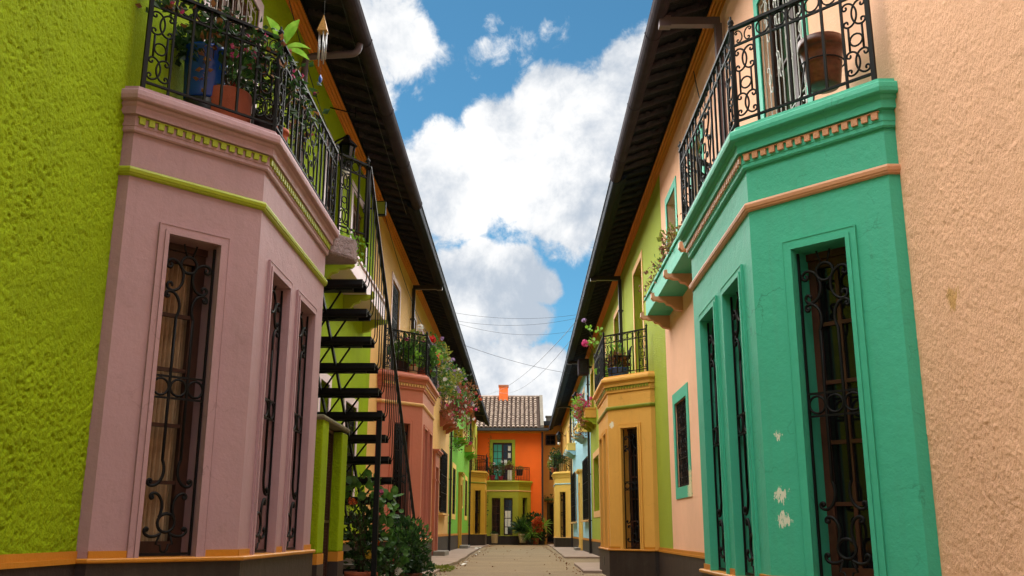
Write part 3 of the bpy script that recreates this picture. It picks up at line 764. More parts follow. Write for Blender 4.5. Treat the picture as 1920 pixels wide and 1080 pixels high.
flower_ledge(H, TL, 31.9, 34.6, 4.42, 'salmon_paint', 'salmon_paint', n=3)
eaves(H, TL, 17.05, 36.4, CL-.02, GL+.02, 'gutter_navy', 'soffit_navy', boxy=True, seedn=2, **GUT)
downpipe(H, TL, 22.9, CL, GL, 'pipe_dark', False, .78); downpipe(H, TL, 36.3, CL, GL, 'pipe_dark', False, .78)
# --- green house
H = house('bright green house far down the left side with an ochre doorway and lattice windows', ('L', 43))
ops = [(38.2, 39.9, 1.45, 3.25, .15), (46.5, 48.3, 1.5, 3.2, .15), (41.9, 42.9, .05, 2.75, .15), (44.5, 45.0, 1.9, 3.1, .15), (39.0, 40.2, 4.75, 6.2, .15), (46.4, 47.6, 4.75, 6.2, .15)]
facade(H, TL, 36.35, 49.7, ZOL, CL+.05, 'green_stucco', ops)
for a, b_, c, d in ((38.2, 39.9, 1.45, 3.25), (46.5, 48.3, 1.5, 3.2)): upper_window(H, TL, a, b_, c, d, 'yellow_paint', 'dark_wood', 1, 2, 3, 'lace', sw=.2)
upper_window(H, TL, 44.5, 45.0, 1.9, 3.1, 'yellow_paint', 'dark_wood', 1, 1, 3, sw=.1)
upper_window(H, TL, 39.0, 40.2, 4.75, 6.2, 'mustard_paint', 'dark_wood', 1, 2, 3); upper_window(H, TL, 46.4, 47.6, 4.75, 6.2, 'mustard_paint', 'dark_wood', 1, 2, 3)
front_door(H, TL, 41.9, 42.9, 2.75, 'mustard_paint', 'mustard_paint')
flower_ledge(H, TL, 38.4, 41.0, 4.45, 'mustard_paint', 'green_stucco', n=3); flower_ledge(H, TL, 45.7, 48.6, 4.45, 'mustard_paint', 'green_stucco', n=3)
eaves(H, TL, 36.4, 49.7, CL-.02, GL+.02, 'gutter_navy', 'soffit_navy', boxy=True, seedn=3, **GUT)
downpipe(H, TL, 49.55, CL, GL, 'pipe_dark', False, .78)
# --- mustard bay house
H = house('yellow green house at the far end of the left row with a mustard bay window', ('L', 54))
ops = [(51.4, 52.6, 3.84, 6.1, .15), (55.4, 56.4, 4.75, 6.1, .15)]
facade(H, TL, 49.7, 58.55, ZOL, CL+.05, 'yellowgreen_stucco', ops, [(49.9, 53.72)])
b = bay(H, TL, 49.9, ZOL, dict(wall='mustard_paint', stripe='mustard_paint', band='olive_trim', dentil='mustard_paint'))
b['label'] = 'mustard bay window with a thin olive band'
upper_window(H, TL, 51.4, 52.6, 3.84, 6.1, 'mustard_paint', 'dark_wood', 2, 1, 3, bottom=False); upper_window(H, TL, 55.4, 56.4, 4.75, 6.1, 'mustard_paint', 'dark_wood', 1, 2, 3)
eaves(H, TL, 49.7, 55.6, CL-.02, GL+.02, 'gutter_navy', 'soffit_navy', boxy=True, seedn=4, **GUT)
# ------------------------------------------------------------------ right row
H = house('peach pink roughcast house on the right with a sea green bay window', ('R', 8))
ops = [(7.4, 8.78, 3.70, 6.10, .2), (12.0, 12.75, 4.65, 6.15, .2), (14.25, 15.15, 4.68, 6.15, .2), (14.03, 15.12, 1.48, 2.78, .12)]
facade(H, TR, -7, 15.85, ZOR, CR+.05, 'peach_stucco', ops, [(5.73, 9.55)], relief=(2.6, 5.74, .012, .0105, 0))
b = bay(H, TR, 5.73, ZOR, dict(wall='green_worn', stripe='ochre_trim', band='peach_trim', dentil='peach_trim', mould='green_paint'), wood='red_wood')
b['label'] = 'sea green bay window with peach trim and chipped paint'
upper_window(H, TR, 7.4, 8.78, 3.70, 6.10, 'green_paint', 'dark_wood', 2, 1, 3, 'white', bottom=False, back='green_curtain', pane='clear_glass')
upper_window(H, TR, 12.0, 12.75, 4.65, 6.15, 'green_paint', 'green_paint', 1, 2, 3); upper_window(H, TR, 14.25, 15.15, 4.68, 6.15, 'green_paint', 'green_paint', 1, 2, 3, depth=.2)
upper_window(H, TR, 14.03, 15.12, 1.48, 2.78, 'green_bare', 'dark_wood', 1, 2, 3, 'lace', depth=.12, sw=.17)
flower_ledge(H, TR, 11.3, 15.45, 4.28, 'green_paint', 'peach_trim', n=4)
eaves(H, TR, -7, 15.85, CR, GR, 'gutter_brown', 'soffit_tile', seedn=5, **GUT)
downpipe(H, TR, 10.33, CR, GR, 'pipe_plum', False, .78)
# --- lime house with ochre bay
H = house('yellow green house on the right with an ochre bay window and iron balcony', ('R', 20))
ops = [(18.65, 20.1, 3.70, 6.25, .22), (23.0, 24.6, 4.6, 6.25, .2), (27.4, 28.6, 4.6, 6.25, .2), (32.2, 33.6, 4.78, 6.25, .2), (30.6, 33.0, 1.45, 3.2, .3)]
facade(H, TR, 15.85, 34.35, ZOR, CR+.05, 'limegreen_stucco', ops, [(17.41, 21.23)])
b = bay(H, TR, 17.41, ZOR, dict(wall='ochre_worn', stripe='ochre_trim', band='olive_trim', dentil='olive_trim', mould='ochre_paint'), wood='dark_wood')
b['label'] = 'ochre bay window with olive trim'
for a, b_, c in ((18.65, 20.1, 3.70), (23.0, 24.6, 4.6), (27.4, 28.6, 4.6), (32.2, 33.6, 4.78)): upper_window(H, TR, a, b_, c, 6.25, 'ochre_paint', 'ochre_paint', 2, 1, 3, depth=.22, bottom=c > 4)
upper_window(H, TR, 30.6, 33.0, 1.45, 3.2, 'peachtan_trim', 'ochre_paint', 2, 1, 2, depth=.3, sw=.2)
flower_ledge(H, TR, 31.4, 34.1, 4.45, 'ochre_paint', 'limegreen_stucco', n=3)
eaves(H, TR, 15.85, 34.4, CR-.0, GR+.02, 'gutter_navy', 'soffit_navy', boxy=True, seedn=6, **GUT)
downpipe(H, TR, 22.35, CR, GR, 'pipe_dark', False, .78); downpipe(H, TR, 34.3, CR, GR, 'pipe_dark', False, .78)
# --- blue house
H = house('pale blue house down the right side with barred windows and ochre doorway', ('R', 41))
ops = [(35.2, 38.1, 1.25, 3.45, .2), (44.0, 46.8, 1.25, 3.4, .2), (39.7, 40.7, .05, 2.75, .15), (42.2, 42.7, 1.6, 3.1, .15), (37.3, 38.5, 4.75, 6.2, .15), (41.2, 42.1, 4.75, 6.2, .15), (45.0, 46.2, 4.75, 6.2, .15)]
facade(H, TR, 34.35, 47.2, ZOR, CR+.05, 'blue_stucco', ops)
grille_box(H, TR, 35.2, 38.1, 1.25, 3.45, 'peachtan_trim'); grille_box(H, TR, 44.0, 46.8, 1.25, 3.4, 'peachtan_trim')
upper_window(H, TR, 42.2, 42.7, 1.6, 3.1, 'blue_trim', 'dark_wood', 1, 1, 3, sw=.08)
front_door(H, TR, 39.7, 40.7, 2.75, 'yellow_paint', 'ochre_paint')
for a, b_ in ((37.3, 38.5), (41.2, 42.1), (45.0, 46.2)): upper_window(H, TR, a, b_, 4.75, 6.2, 'peachtan_trim', 'ochre_paint', 1, 2, 3)
flower_ledge(H, TR, 35.8, 38.7, 4.42, 'yellow_paint', 'blue_trim', n=3); flower_ledge(H, TR, 44.2, 46.8, 4.42, 'yellow_paint', 'blue_trim', n=3)
eaves(H, TR, 34.4, 47.2, CR-.04, GR-.02, 'gutter_navy', 'soffit_navy', boxy=True, seedn=7, **GUT)
downpipe(H, TR, 47.1, CR, GR, 'pipe_dark', False, .78)
# --- yellow house
H = house('yellow house ending the right row with a yellow bay window banded in blue', ('R', 53))
ops = [(49.2, 50.4, 3.70, 6.1, .15), (53.4, 54.4, 4.75, 6.1, .15), (56, 57, 4.75, 6.1, .15)]
facade(H, TR, 47.2, 59.4, ZOR, CR+.05, 'yellow_paint', ops, [(47.9, 51.72)])
b = bay(H, TR, 47.9, ZOR, dict(wall='yellow_paint', stripe='peachtan_trim', band='blue_trim', dentil='yellow_paint'))
b['label'] = 'yellow bay window with a thin pale blue band'
upper_window(H, TR, 49.2, 50.4, 3.70, 6.1, 'peachtan_trim', 'white_paint', 2, 1, 3, bottom=False)
for a, b_ in ((53.4, 54.4), (56, 57)): upper_window(H, TR, a, b_, 4.75, 6.1, 'peachtan_trim', 'dark_wood', 1, 2, 3)
eaves(H, TR, 47.2, 58.4, CR-.04, GR-.02, 'gutter_navy', 'soffit_navy', boxy=True, seedn=8, **GUT)
# ------------------------------------------------------------------ end of the lane
YE = 58.6
TE = lambda u, d, z: (u, YE-d, z)
H = thing('house', 'orange house with clay tile roof and chimney closing the end of the lane', 'house', (-1, YE, 0))
ops = [(-1.86, -.68, 3.72, 6.03, .15)]
facade(H, TE, -6, 1.22, .58, 6.88, 'orange_stucco', ops, [(-3.27, .35)])
bE = bay(H, TE, -3.17, .58, dict(wall='olive_paint', stripe='olive_paint', band='peachtan_trim', dentil='olive_paint'), L=2.14, ops=((.56, 1.07), (1.27, 1.80)), rail=False, detail=False, wood='dark_wood', doorcols=2)
bE['label'] = 'olive green bay window with a thin peach band'
# joinery in the balcony door
f, L = FR((-1.86, 0), (-.68, 0), TE)
s = MB(f); surround(s, 0, 1.18, 3.72, 6.03, .19, .02, False); w_ = s.build('window', 'lime_trim', H)
casement(w_, f, 0, .60, 3.72, 6.03, -.10, 'dark_wood', 'teal_shutter', 2, 5); casement(w_, f, .60, 1.18, 3.72, 6.03, -.10, 'dark_wood', 'dark_glass', 2, 5)
k = MB(f)
for (a, z, w2, h2) in ((.93, 5.55, .17, .30), (.93, 5.12, .17, .30), (.70, 4.62, .17, .38)): k.quad((a, z, -.112), (a+w2, z, -.112), (a+w2, z+h2, -.112), (a, z+h2, -.112))
k.build('paper_notice', 'white_curtain', w_)
k = MB(TE)
for x0, x1, z0, z1 in ((-1.08, -.92, 1.55, 1.95), (-.90, -.74, 1.55, 1.95), (-1.08, -.92, 1.05, 1.50), (-.90, -.74, 1.05, 1.50), (-1.08, -.92, .62, 1.0)): k.box(x0, x1, .645, .65, z0, z1)
k.build('white_blind', 'white_curtain', bE)
c = MB(TE); c.sweep([(-6, 0), (1.22, 0)], [(-.05, 6.60), (.03, 6.60), (.05, 6.68), (.07, 6.80), (-.05, 6.80)]); c.build('cornice', 'orange_cornice', H)
# clay tile roof
r = MB(); rc = MB(); rnd = random.Random(5); yE0, zE0, yE1, zE1 = YE-.62, 6.88, YE+3.1, 9.23
sl = Vector((0, yE1-yE0, zE1-zE0)); Ls = sl.length; sl.normalize(); up = Vector((0, -sl.z, sl.y)); nco = 14
base = MB(); base.add([(-6, yE0, zE0), (1.2, yE0, zE0), (1.2, yE1, zE1), (-6, yE1, zE1), (-6, yE1, zE0-.1), (1.2, yE1, zE0-.1), (1.2, yE0, zE0-.1), (-6, yE0, zE0-.1)], [(0, 1, 2, 3), (0, 7, 6, 1), (1, 6, 5, 2), (2, 5, 4, 3), (0, 3, 4, 7), (4, 5, 6, 7)])
mk('roof_tile_dark', (.055, .036, .028), .9, (), .3, 5, spec=.1)
ro = base.build('roof', 'roof_tile_dark', H)
x = -5.85
while x < 1.0:
    for j in range(nco):
        d0 = Ls*j/nco-.05; d1 = Ls*(j+1)/nco+.03; jx = rnd.uniform(-.012, .012)
        vs = []; n = 6
        for q, (d, rr, hh) in enumerate(((d0, .100, .072), (d1, .076, .012))):
            for a in range(n+1):
                th = math.pi*a/n; p = Vector((x+jx+rr*math.cos(th), yE0, zE0))+sl*d+up*(hh+rr*.95*math.sin(th)-.01); vs.append(p)
        fs = [(a, a+1, n+2+a, n+1+a) for a in range(n)]+[tuple(range(n+1))]
        r.add(vs, fs, False)
        vs = []
        for q, (d, rr, hh) in enumerate(((d0, .07, .03), (d1, .08, .012))):
            for a in range(5):
                th = math.pi*a/4; p = Vector((x+.138+jx+rr*math.cos(th), yE0, zE0))+sl*d+up*(hh+.03-rr*.5*math.sin(th)); vs.append(p)
        rc.add(vs, [(a, a+1, 6+a, 5+a) for a in range(4)])
    x += .276
r.build('roof_tiles', 'roof_tile', ro); rc.build('channel_tiles', 'roof_tile_dark', ro)
k = MB(); k.tube([(-6, yE1, zE1+.04), (1.25, yE1, zE1+.04)], .10, 8); k.build('ridge', 'roof_tile', ro)
k = MB(); a = Vector((0, yE0, zE0)); e = a+sl*Ls
k.add([(1.06, yE0, zE0+.02), (1.26, yE0, zE0+.02), (1.26, yE1, zE1+.02), (1.06, yE1, zE1+.02), (1.06, yE0, zE0+.17), (1.26, yE0, zE0+.17), (1.26, yE1, zE1+.17), (1.06, yE1, zE1+.17)], [(0, 3, 2, 1), (4, 5, 6, 7), (0, 1, 5, 4), (1, 2, 6, 5), (2, 3, 7, 6), (3, 0, 4, 7)]); k.build('roof_verge', 'verge_mortar', ro)
k = MB(); cx = -1.28; k.box(cx-.29, cx+.29, yE1-.5, yE1+.1, 8.7, 9.88); co = k.build('chimney', 'chimney_orange', H)
k = MB(); k.box(cx-.33, cx+.33, yE1-.54, yE1+.14, 9.88, 9.99); k.build('chimney_cap', 'chimney_cap', co)
k = MB(TE); k.sweep([(-6, 0), (1.55, 0)], [(.55, 6.72), (.60, 6.68), (.68, 6.68), (.73, 6.72), (.74, 6.86), (.55, 6.86)]); k.build('gutter', 'roof_gutter_dark', ro)
k = MB(TE); k.box(-6, 1.2, 0, .58, 6.78, 6.85); k.build('soffit', 'soffit_board', ro)
k = MB(TE); k.box(1.12, 1.22, .0, .09, 0, 6.7); k.build('downpipe', 'pipe_dark', H)
# end bay balcony rail
sg = []
pth = [(-3.13, .13), (-2.45, .855), (-.26, .855), (.38, .13)]
for a, b_ in zip(pth, pth[1:]): sg.append((a, b_, [('b', 1.0)], (0, 1)))
mk('red_iron', (.085, .018, .016), .5, (), .2)
railing(sg, None, .58+3.14, TE, .80, False).build('balcony_railing', 'red_iron', bE)
# tan house
TT = lambda u, d, z: (u, YE+.9-d, z)
H = thing('house', 'tan house squeezed behind the corner at the right end of the lane', 'house', (2, YE+.9, 0))
ops = [(1.38, 2.02, 5.95, 6.65, .1), (1.62, 2.3, 3.85, 4.95, .2), (1.45, 2.5, .05, 2.5, .3)]
facade(H, TT, 1.24, 6.5, .5, 7.2, 'tan_stucco', ops)
for a, b_, c, d in ((1.38, 2.02, 5.95, 6.65), (1.62, 2.3, 3.85, 4.95)): upper_window(H, TT, a, b_, c, d, 'tan_stucco', 'dark_wood', 1, 2, 2, depth=.1, sw=.05)
upper_window(H, TT, 1.45, 2.5, .05, 2.5, 'tan_stucco', 'dark_wood', 2, 1, 2, depth=.25, sw=.08, bottom=False, name='door')
k = MB(TT); k.box(1.24, 6.5, -4, .9, 7.2, 7.35); k.box(1.24, 6.5, .85, .95, 7.1, 7.36); k.build('roof', 'soffit_board', H)
k = MB(TT); k.box(1.45, 2.2, -.8, -.2, 7.35, 7.75); k.box(1.40, 2.25, -.85, -.15, 7.75, 7.82); k.build('chimney', 'verge_mortar', H)
k = MB(TT); k.box(1.3, 2.6, .0, .45, 2.62, 2.72); k.build('door_canopy', 'moss', H)
# ------------------------------------------------------------------ metal stair, landing
XS = -1.70
H = thing('metal_stair', 'black open metal staircase descending from the lilac bay balcony', 'staircase', (XS, 9.5, 0))
NT = 14; ty0, tz0, dY, dZ = 9.80, 3.36, .347, -.2385
for i in range(NT):
    y, z = ty0+dY*i, tz0+dZ*i
    if z < .05: break
    m = MB(); m.box(-2.62, XS, y-.13, y+.15, z+.014, z+.040); m.prism([(y-.13, z-.045), (y-.09, z-.052), (y-.09, z+.012), (y-.145, z+.02), (y-.15, z-.02)], -2.62, XS, axis=0); m.box(-2.62, XS, y+.11, y+.15, z-.04, z+.012)
    m.box(-2.40, -1.82, y-.06, y+.06, z-.055, z-.02)
    m.build('tread', 'iron', H)
for x in (-2.15, -2.38):
    m = MB(); a = (ty0-.2, tz0-dZ*.55); e = (ty0+dY*13.6, tz0+dZ*13.6)
    m.prism([(a[0], a[1]-.10), (a[0], a[1]-.04), (e[0], e[1]-.04), (e[0], e[1]-.10)], x-.012, x+.012, axis=0)
    m.build('stringer', 'iron', H)
m = MB()
for i in range(NT-1):
    y, z = ty0+dY*i, tz0+dZ*i
    if z < .3: break
    for x in (-2.15, -2.38): m.tube([(x+.20, y+.02, z-.05), (x-.02, y+.30, z+dZ-.02+.0)], .012, 5); m.tube([(x-.02, y+.0, z-.06), (x+.16, y-.10, z-.05)], .010, 4)
m.build('brace', 'iron', H)
xr = XS+.035; rail = []
m = MB(); p0 = (9.62, 4.64); p1 = (14.85, 1.02)
rz = lambda y: p0[1]+(p1[1]-p0[1])*(y-p0[0])/(p1[0]-p0[0])
m.tube([(xr, p0[0]-.05, p0[1]-.02), (xr, p0[0], p0[1]), (xr, p1[0], p1[1])], .024, 6); m.tube([(xr, p1[0], p1[1]), (xr, p1[0]+.03, p1[1]-.1), (xr, p1[0]+.03, 0)], .02, 6)
m.tube([(xr, 9.66, 3.75), (xr, 9.62, p0[1])], .016, 5)
m.build('handrail', 'iron', H)
for i in range(NT):
    y, z = ty0+dY*i, tz0+dZ*i
    if z < .15: break
    for k in (-.085, .085):
        m = MB(); m.tube([(XS-.06, y+k, z+.0), (XS+.005, y+k, z-.01), (xr-.008, y+k, z+.025), (xr, y+k, z+.07), (xr, y+k, rz(y+k))], .0068, 5); m.build('baluster', 'iron', H)
for y, x in ((11.45, -1.735), (12.90, -1.735)):
    z = tz0+dZ*(y-ty0)/dY; m = MB(); m.box(x-.03, x+.03, y-.03, y+.03, 0, z); m.build('post', 'iron', H)
m = MB(); m.prism([(-2.77, 9.2), (-1.96, 9.22), (-1.76, 9.47), (-1.76, 9.66), (-2.77, 9.66)], 3.55, 3.79); m.build('landing', 'dirty_lilac', H, bevel=.03)
r = railing([((-1.915, 9.27), (-1.685, 9.60), [('s', .2), ('b', .3)], (1,))], None, 3.82, lambda u, d, z: (u, d, z), .83); r.build('landing_guard', 'iron', H)
# ------------------------------------------------------------------ gate under the stair
H = thing('gate', 'lime green gate piers with a rusty mesh door under the metal stair', 'gate', (-2.0, 10.2, 0))
for y0, y1, zt in ((9.50, 9.80, 1.92), (10.56, 10.88, 1.88)):
    m = MB(); m.box(-2.34, -2.0, y0, y1, .60, zt); o = m.build('pier', 'lime_stucco', H, bevel=.015)
    m = MB(); m.box(-2.345, -1.995, y0-.005, y1+.005, .50, .60); m.build('pier_band', 'ochre_trim', o); m = MB(); m.box(-2.33, -1.99, y0-.004, y1+.004, -.02, .50); m.build('pier_base', 'plinth_paint', o)
m = MB(); m.prism([(-2.36, 9.46), (-1.98, 9.46), (-1.98, 10.92), (-2.36, 10.92)], 1.90, 1.95); m.build('coping', 'moss_stone', H, bevel=.02)
m = MB()
for y in (9.81, 10.53): m.box(-2.14, -2.10, y, y+.03, .03, 1.88)
for z in (.04, .9, 1.85): m.box(-2.14, -2.10, 9.81, 10.56, z, z+.03)
for i in range(30): y = 9.84+.69*i/30; m.box(-2.122, -2.116, y, y+.004, .05, 1.85)
for i in range(50): z = .07+1.78*i/50; m.box(-2.124, -2.118, 9.84, 10.53, z, z+.004)
do = m.build('gate_door', 'dark_wood', H)
m = MB(); m.box(-2.16, -2.15, 9.83, 10.54, .05, 1.86); m.build('backing_sheet', 'dark_wood', do); m = MB(); m.tube([(-2.10, 9.95, 1.0), (-2.05, 9.95, 1.0), (-2.05, 9.95, 1.1)], .012, 6); m.build('handle', 'metal_light', do)
# ------------------------------------------------------------------ plants
def leafcluster(mb, c, R, n, size, rnd, kind='leaf', droop=0.0, outward=True):
    c = Vector(c)
    for i in range(n):
        v = Vector((rnd.gauss(0, 1), rnd.gauss(0, 1), rnd.gauss(0, 1))); v.normalize(); rr = rnd.random()**.45
        p = c+Vector((v.x*R[0]*rr, v.y*R[1]*rr, v.z*R[2]*rr))
        d = (v+Vector((rnd.uniform(-.7, .7), rnd.uniform(-.7, .7), rnd.uniform(-.3, .9)-droop))).normalized(); s = size*rnd.uniform(.6, 1.25)
        leaf(mb, p, d, s, kind, rnd)
def leaf(mb, p, d, s, kind, rnd):
    sd_ = d.cross(Vector((rnd.uniform(-1, 1), rnd.uniform(-1, 1), rnd.uniform(-.2, 1)))).normalized(); nn = d.cross(sd_)
    if kind == 'leaf':
        w = .34*s; mb.add([p, p+d*.5*s+sd_*w+nn*.08*s, p+d*s-nn*.12*s, p+d*.5*s-sd_*w+nn*.08*s], [(0, 1, 2), (0, 2, 3)], False, True)
    elif kind == 'round':
        vs = [p]+[p+d*(.5+.5*math.cos(a))*s+sd_*(.5*math.sin(a))*s+nn*.07*s*math.cos(2*a) for a in (2.4, 1.6, .8, 0, -.8, -1.6, -2.4)]
        mb.add(vs, [(0, 1, 2, 3, 4), (0, 4, 5, 6, 7)], False, True)
    elif kind == 'strap':
        vs = []; q = p.copy(); dd = d.copy()
        for i in range(6):
            w = .045*s*(1-abs(i-2)/5); vs += [q+sd_*w, q-sd_*w]; q = q+dd*s/5; dd = (dd+Vector((0, 0, -.16))).normalized()
        mb.add(vs, [(2*i, 2*i+1, 2*i+3, 2*i+2) for i in range(5)], True, True)
    elif kind == 'flower':
        vs = [p]; fs = []
        for k in range(5):
            a = 6.2832*k/5+rnd.random()*.3; r1 = (sd_*math.cos(a)+nn*math.sin(a))*s*.5; r2 = (sd_*math.cos(a+.9)+nn*math.sin(a+.9))*s*.5
            vs += [p+r1+d*s*.14, p+r2+d*s*.14]; fs.append((0, len(vs)-2, len(vs)-1))
        mb.add(vs, fs, False, True)
def bloom(mb, c, r, n, s, rnd):
    for i in range(n):
        v = Vector((rnd.gauss(0, 1), rnd.gauss(0, 1), rnd.gauss(0, 1))).normalized(); leaf(mb, Vector(c)+v*r*rnd.random()**.4, v, s, 'flower', rnd)
def stemline(mb, a, b_, rnd, r=.006, bow=.1, n=5):
    a, b_ = Vector(a), Vector(b_); o = Vector((rnd.uniform(-bow, bow), rnd.uniform(-bow, bow), rnd.uniform(0, bow)))
    mb.tube([a.lerp(b_, t/n)+o*math.sin(math.pi*t/n) for t in range(n+1)], [r*(1-.6*t/n) for t in range(n+1)], 4)
POTS = dict(flower=[(.62, 0), (.70, .05), (.86, .62), (.92, .80), (1.0, .80), (1.0, 1.0), (.90, 1.0), (.88, .86)], drum=[(.78, 0), (.84, .03), (.95, .92), (1.0, .94), (1.0, 1.0), (.92, 1.0), (.9, .9)], cyl=[(.96, 0), (1.0, .02), (1.0, .98), (.97, 1.0), (.90, 1.0), (.9, .9)])
def pot(parent, loc, r, h, m, kind='flower', name='pot'):
    b_ = MB(); b_.lathe([(a*r, z*h) for a, z in POTS[kind]], loc, 24); o = b_.build(name, m, parent)
    s = MB(); s.lathe([(.01, 0), (.90*r, .0), (.01, .012)], (loc[0], loc[1], loc[2]+.88*h), 14); s.build('soil', 'soil', o); return o
def potted(label, cat, loc, r, h, pm, pk='flower', fol=(), stems=(), blooms=(), group=None, seed=1, name='potted_plant'):
    """fol: (material, kind, [(offset, radii, n, size)]); stems: list of (a,b); blooms: (material, [(offset, r, n, s)])"""
    rnd = random.Random(seed); t = thing(name, label, cat, loc, group); L_ = Vector(loc)
    if pm: pot(t, loc, r, h, pm, pk)
    for m, kind, cl in fol:
        b_ = MB()
        for o, R_, n, s, *dr in cl: leafcluster(b_, L_+Vector(o), R_, n, s, rnd, kind, dr[0] if dr else 0.0)
        b_.build('foliage', m, t, recalc=False)
    if stems:
        b_ = MB()
        for a, e in stems: stemline(b_, L_+Vector(a), L_+Vector(e), rnd)
        b_.build('stems', 'stem_brown', t)
    for m, cl in blooms:
        for o, r_, n, s in cl:
            b_ = MB(); bloom(b_, L_+Vector(o), r_, n, s, rnd); b_.build('flower_head', m, t, recalc=False)
    return t
def rs(seed, n, h, spread, z0):
    q = random.Random(seed); return [((q.uniform(-.04, .04), q.uniform(-.04, .04), z0), (q.uniform(-spread, spread), q.uniform(-spread, spread), z0+h*q.uniform(.5, 1))) for _ in range(n)]
ZF = ZOL+3.142; ZG = ZOR+3.142
# balcony of the lilac bay
GB = 'pots on the lilac bay balcony'
potted('shiny blue plastic pot with dark trailing plant behind the left balcony railing', 'plant pot', (-2.58, 6.98, ZF+.32), .18, .44, 'blue_glaze', 'drum', [('leaf_dark', 'leaf', [((0, 0, .50), (.26, .26, .16), 260, .09), ((-.1, -.18, .40), (.16, .10, .14), 60, .08)]), ('leaf_rust', 'leaf', [((.06, -.2, .25), (.03, .03, .26), 26, .05), ((.2, -.1, .45), (.15, .1, .1), 24, .06)])], rs(3, 10, .5, .25, .40), [('fl_pink', [((.25, -.1, .38), .05, 4, .05)])], GB, 11)
m = MB(); m.lathe([(.14, 0), (.15, .02), (.15, .30), (.14, .31)], (-2.58, 6.98, ZF+.005), 16); tag(m.build('stool', 'black_plastic'), 'black drum stand under the blue plastic pot on the left balcony', 'plant stand')
potted('large terracotta cylinder pot with leggy shrub on the left balcony', 'plant pot', (-2.41, 7.06, ZF), .195, .42, 'terracotta', 'cyl', [('leaf_dark', 'leaf', [((.05, .05, .62), (.26, .26, .28), 190, .085), ((.3, .2, .55), (.2, .2, .25), 110, .08)]), ('leaf_mid', 'leaf', [((.1, 0, .6), (.24, .24, .26), 60, .08)])], rs(5, 16, .7, .28, .36), [('fl_red', [((-.03, -.14, .66), .03, 6, .05), ((.05, -.05, .5), .02, 4, .04)])], GB, 12)
potted('black plastic pot with spindly stems at the corner of the left balcony', 'plant pot', (-2.10, 7.16, ZF), .12, .24, 'black_plastic', 'drum', [('leaf_dark', 'leaf', [((.02, .1, .5), (.14, .3, .25), 120, .07)]), ('leaf_rust', 'leaf', [((.04, .2, .55), (.1, .3, .22), 26, .05)])], rs(6, 12, .55, .22, .2), [('fl_pink', [((.02, .2, .5), .03, 3, .04)])], GB, 13)
potted('small dark green pot squeezed behind the terracotta cylinder on the left balcony', 'plant pot', (-2.50, 7.36, ZF+.3), .14, .30, 'green_plastic', 'flower', [('leaf_mid', 'leaf', [((0, 0, .42), (.16, .16, .18), 80, .08)])], rs(7, 6, .3, .1, .28), [], GB, 14)
def broadleaf(label, loc, n, s, seed):
    t = thing('potted_plant', label, 'plant', loc, None); rnd = random.Random(seed); b_ = MB(); L_ = Vector(loc)
    for i in range(n):
        a = 6.2832*i/n+rnd.uniform(-.2, .2); el = rnd.uniform(.15, 1.25); d = Vector((math.cos(a)*math.cos(el), math.sin(a)*math.cos(el), math.sin(el))); sd_ = d.cross(Vector((0, 0, 1))).normalized(); nn = sd_.cross(d)
        vs = []; q = L_+Vector((0, 0, .0)); dd = d.copy(); ss = s*rnd.uniform(.8, 1.15)
        prof = (.02, .06, .12, .165, .16, .10, .005)
        for k, w in enumerate(prof):
            vs += [q-sd_*w*ss+nn*w*ss*.35, q, q+sd_*w*ss+nn*w*ss*.35]; q = q+dd*ss/6; dd = (dd+Vector((0, 0, -.14))).normalized()
        b_.add(vs, [(3*k+j, 3*k+j+1, 3*k+j+4, 3*k+j+3) for k in range(6) for j in range(2)], True, True)
    b_.build('foliage', 'leaf_bright', t, recalc=False)
    m = MB(); m.tube([(loc[0], loc[1], ZF+.02), (loc[0]-.02, loc[1]+.02, loc[2]-.3), loc], .014, 6); m.build('stem', 'stem', t); pot(t, (loc[0], loc[1], ZF), .10, .16, 'terracotta')
    return t
broadleaf('tall plant with broad bright green leaves above the left balcony railing', (-2.02, 7.18, 4.74), 8, .27, 4)
# creeper on railing
def creeper(label, pts, ml, mf, n, spread, s, seed, cat='creeper', rust=0):
    t = thing('creeper', label, cat, pts[0]); rnd = random.Random(seed); b_ = MB(); st = MB(); fl = MB(); ru = MB()
    P = [Vector(p) for p in pts]
    for i in range(len(P)-1):
        stemline(st, P[i], P[i+1], rnd, .006, .03)
        for k in range(n):
            q = P[i].lerp(P[i+1], rnd.random())+Vector((rnd.gauss(0, spread), rnd.gauss(0, spread), rnd.gauss(-.3*spread, spread)))
            d = Vector((rnd.uniform(-1, 1), rnd.uniform(-1, 1), rnd.uniform(-1, .6))).normalized()
            tgt = ru if rnd.random() < rust else b_
            leaf(tgt, q, d, s*rnd.uniform(.6, 1.2), 'leaf', rnd)
            if mf and rnd.random() < .08: bloom(fl, q, .015, 3, .03, rnd)
    b_.build('foliage', ml, t, recalc=False); st.build('stems', 'stem_brown', t)
    if ru.v: ru.build('dry_leaves', 'leaf_rust', t, recalc=False)
    if fl.v: fl.build('flowers', mf, t, 'stuff', recalc=False)
    return t
creeper('dark creeper with small red flowers wound along the top rail of the lilac bay balcony', [(-2.74, 6.10, ZF+.78), (-2.45, 6.38, ZF+.80), (-2.2, 6.62, ZF+.76), (-2.02, 6.82, ZF+.66), (-1.96, 7.3, ZF+.72), (-1.98, 7.8, ZF+.60), (-2.2, 8.6, ZF+.75)], 'leaf_dark', 'fl_pink', 85, .085, .075, 21, rust=.2)
creeper('thin creeper straying from the left balcony across the wall beside the downpipe', [(-1.99, 7.9, ZF+.55), (-2.3, 8.8, ZF+1.0), (-2.6, 9.9, ZF+1.35), (-2.72, 10.8, ZF+1.45)], 'leaf_dark', 'fl_red', 14, .06, .06, 22, rust=.35)
